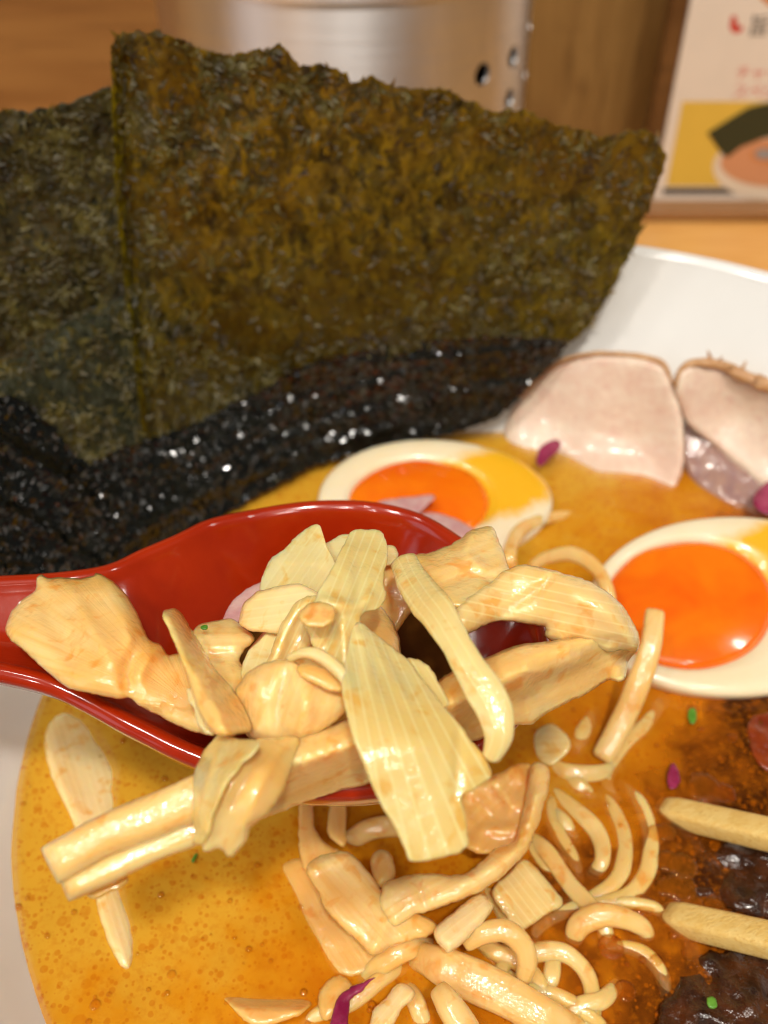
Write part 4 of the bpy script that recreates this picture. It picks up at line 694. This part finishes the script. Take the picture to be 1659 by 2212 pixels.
N([(1330, 1690, .06), (1380, 1735, .10), (1404, 1800, .12), (1404, 1855, .14), (1390, 1902, .15), (1346, 1942, .14), (1280, 1956, .12), (1216, 1972, .10), (1160, 2010, .08), (1150, 2070, .06)], [30, 36, 38, 40, 42, 42, 38, 34, 32, 30], 'outer of the two noodle arcs left of the chopstick tips', .2)
N([(1290, 2060, .05), (1330, 2045, .10), (1390, 2060, .12), (1430, 2110, .10), (1440, 2180, .05)], [26, 34, 36, 34, 28], 'noodle curving away beside the dark bottom meat', .2)
N([(1236, 1655, .06), (1190, 1720, .10), (1200, 1790, .12), (1240, 1860, .10), (1250, 1910, .06)], [28, 34, 36, 34, 28], 'half sunk noodle winding down right of the curved strip', .2)
N([(1060, 2075, .10), (1120, 2130, .20), (1200, 2150, .22), (1270, 2190, .20), (1320, 2240, .15)], [30, 36, 38, 36, 34], 'noodle crossing the bottom edge right of the fat sheet', .24)
N([(640, 2235, .12), (690, 2190, .16), (760, 2165, .2), (830, 2110, .2), (890, 2080, .15)], [32, 38, 40, 38, 34], 'long noodle passing behind the red onion strip at the bottom', .24)
N([(1010, 1900, .1), (1080, 1960, .16), (1100, 2030, .2), (1080, 2100, .2), (1020, 2150, .2)], [30, 36, 36, 36, 34], 'noodle running under the square cut stick', .22)
N([(1440, 1500, .06), (1400, 1560, .12), (1340, 1620, .14), (1310, 1690, .10), (1340, 1740, .05)], [28, 34, 36, 34, 28], 'sunken noodle slipping from under the larger egg half', .2)
N([(1196, 1672, .10), (1245, 1698, .16), (1290, 1740, .08)], [36, 50, 34], 'short noodle bit right of the curved strip tip', .2)
N([(1178, 1745, .12), (1214, 1776, .16), (1248, 1830, .06)], [34, 40, 28], 'noodle bit sinking beside the striped square piece', .2)
N([(1416, 1316, 1.75), (1404, 1400, 1.45), (1378, 1480, 1.0), (1342, 1560, .5), (1298, 1640, .08)], [40, 46, 50, 50, 46], 'pale noodle hanging in front of the larger egg half', .22, keep=1)
N([(1292, 1530, .10), (1262, 1580, .14), (1240, 1640, .04)], [30, 40, 34], 'faint noodle sunk left of the hanging noodle', .18)
N([(1244, 1112, .15), (1185, 1119, .35), (1132, 1140, .6), (1106, 1175, .8), (1102, 1215, .8), (1120, 1250, .6)], [18, 26, 30, 30, 30, 26], 'noodle arc between the two egg halves', .22)
N([(1145, 1226, .8), (1185, 1204, 1.1), (1240, 1198, 1.35), (1288, 1228, 1.45), (1312, 1272, 1.4), (1322, 1318, 1.2)], [22, 28, 32, 32, 28, 22], 'noodle loop lying over the white of the larger egg half', .24, keep=1)
N([(1160, 1700, .15), (1230, 1740, .18), (1290, 1800, .2), (1300, 1860, .2), (1270, 1900, .18)], [34, 40, 42, 40, 34], 'wide noodle curl inside the two noodle arcs', .2)
N([(1100, 2100, .14), (1150, 2060, .2), (1220, 2060, .22), (1270, 2110, .22), (1280, 2190, .18), (1260, 2240, .14)], [34, 40, 42, 40, 38, 34], 'noodle bending round right of the fat sheet at the bottom', .22)
N([(1290, 1960, .12), (1340, 1950, .16), (1410, 1960, .15), (1440, 1990, .1)], [24, 30, 30, 24], 'short noodle reaching to the lower chopstick tip', .2)
N([(1120, 1240, .1), (1170, 1270, .2), (1240, 1300, .22), (1290, 1360, .2)], [26, 32, 32, 26], 'noodle hidden between the bent bar and the larger egg half', .22)
N([(870, 2130, .18), (900, 2170, .22), (920, 2240, .2)], [40, 46, 46], 'noodle end dropping out of the bottom edge by the greenish stick', .24)
N([(1010, 2000, .2), (1060, 2050, .24), (1130, 2085, .25), (1170, 2150, .22), (1160, 2240, .2)], [34, 42, 44, 42, 36], 'noodle dipping under the hooked noodle towards the bottom edge', .22)
N([(1170, 1630, .18), (1215, 1665, .21), (1290, 1670, .22), (1350, 1650, .2)], [32, 40, 40, 30], 'pale noodle lying crosswise below the half moon bamboo piece', .2)
N([(1130, 1800, .18), (1180, 1840, .22), (1230, 1910, .22), (1300, 1990, .2), (1310, 2060, .16)], [32, 40, 42, 40, 32], 'noodle slanting down behind the fat noodle hump', .2)
N([(1340, 2120, .18), (1300, 2160, .22), (1240, 2180, .22), (1210, 2240, .2)], [32, 40, 42, 38], 'noodle turning down to the bottom edge left of the dark bottom meat', .22)
N([(1235, 1760, .03), (1290, 1735, .05), (1350, 1712, .02)], [22, 26, 18], 'thin noodle barely afloat left of the upper chopstick tip', .14)
GO = 'red onion pieces in the bowl'
slab('red_onion_piece', [(712, 2226), (722, 2178), (732, 2152), (751, 2136), (772, 2126), (792, 2117), (812, 2112), (792, 2128), (782, 2142), (760, 2158), (754, 2182), (746, 2226)], .42, .05, 'onion', 'deep magenta red onion strip at the bottom edge', 'onion piece', GO, step=6, r=.05)
slab('red_onion_piece', [(955, 2215), (972, 2196), (984, 2206), (992, 2226), (960, 2230)], .8, .05, 'onion', 'purple red onion tip between noodles at the bottom edge', 'onion piece', GO, step=5, r=.05)
slab('red_onion_piece', [(1446, 1655), (1456, 1648), (1468, 1672), (1468, 1695), (1452, 1704), (1442, 1695)], .12, .05, 'onion', 'small magenta red onion piece above the upper chopstick tip', 'onion piece', GO, step=5, r=.05)
GG = 'green scallion bits'
slab('scallion_piece', [(1486, 1532), (1500, 1528), (1505, 1548), (1500, 1562), (1488, 1560)], .08, .04, 'scallion', 'green scallion bit floating below the larger egg half', 'scallion', GG, step=4, r=.04)
slab('scallion_piece', [(1527, 2156), (1543, 2153), (1548, 2172), (1538, 2180), (1528, 2174)], .3, .04, 'scallion', 'bright green scallion bit by the dark meat at bottom right', 'scallion', GG, step=4, r=.04)
slab('scallion_piece', [(412, 1856), (424, 1842), (428, 1848), (418, 1862)], .05, .03, 'scallion', 'dark green scallion fleck under the split log', 'scallion', GG, step=4, r=.03)

# ------------------------------------------------------------------ dark toppings at the right
slab('dark_meat', [(1470, 1900), (1510, 1850), (1570, 1820), (1640, 1812), (1760, 1830), (1760, 2010), (1660, 1990), (1600, 1972), (1530, 1950)], -.03, .10, 'char', 'black glossy lump of oily topping between the chopsticks', 'dark topping', 'dark toppings at the right', r=.25, wob=.16, wf=1.8, rag=5)
slab('dark_meat', [(1455, 2120), (1500, 2068), (1580, 2050), (1680, 2060), (1770, 2090), (1770, 2250), (1440, 2260), (1420, 2190)], -.02, .13, 'char', 'dark brown seared meat piece in the bottom right corner', 'dark topping', 'dark toppings at the right', r=.35, wob=.2, wf=1.4, rag=5)
slab('chilli_paste', [(1615, 1560), (1660, 1535), (1720, 1540), (1720, 1680), (1660, 1670), (1625, 1630)], -.03, .10, 'chili', 'red chilli paste smear at the right frame edge below the egg', 'chilli paste', wob=.1, wf=2)

# ------------------------------------------------------------------ chopsticks
def chop(tip, far, ztip, zfar, label, w):
    a, b = at(*tip, ztip), at(*far, zfar); d = (b - a) / np.linalg.norm(b - a); s = np.cross(d, [0, 0, 1]); s /= np.linalg.norm(s); u = np.cross(s, d); L = 20.; V, F = [], []; n = 60; sg = 16
    for i in range(n):
        t = i / (n - 1); q = t * L; h = w / 2 * (1 + .35 * t) * (.82 + .18 * min(1, q / .15) ** .6)
        for k in range(sg):
            an = 2 * math.pi * (k + .5) / sg; cx, sy = math.cos(an), math.sin(an); x = math.copysign(abs(cx) ** .42, cx); y = math.copysign(abs(sy) ** .42, sy)
            p = a + d * q + s * x * h + u * y * h * .92; p = p + (u + s) * .018 * nz(p, 2.2); V.append(p)
    F = [(i * sg + k, i * sg + (k + 1) % sg, (i + 1) * sg + (k + 1) % sg, (i + 1) * sg + k) for i in range(n - 1) for k in range(sg)] + [tuple(range(sg))[::-1], tuple((n - 1) * sg + k for k in range(sg))]
    tag(mk('chopstick', V, [f[::-1] for f in F], M['stick']), label, 'chopstick', 'pair of chopsticks in the broth')
chop((1425, 1748), (1659, 1802), -.20, .75, 'upper wooden chopstick dipping its tip in the broth, nearer the egg', .44)
chop((1435, 1978), (1659, 2030), -.20, .75, 'lower wooden chopstick, nearer the bottom right corner meat', .44)

for o in SC.objects:
    if 'w' in o: del o['w']
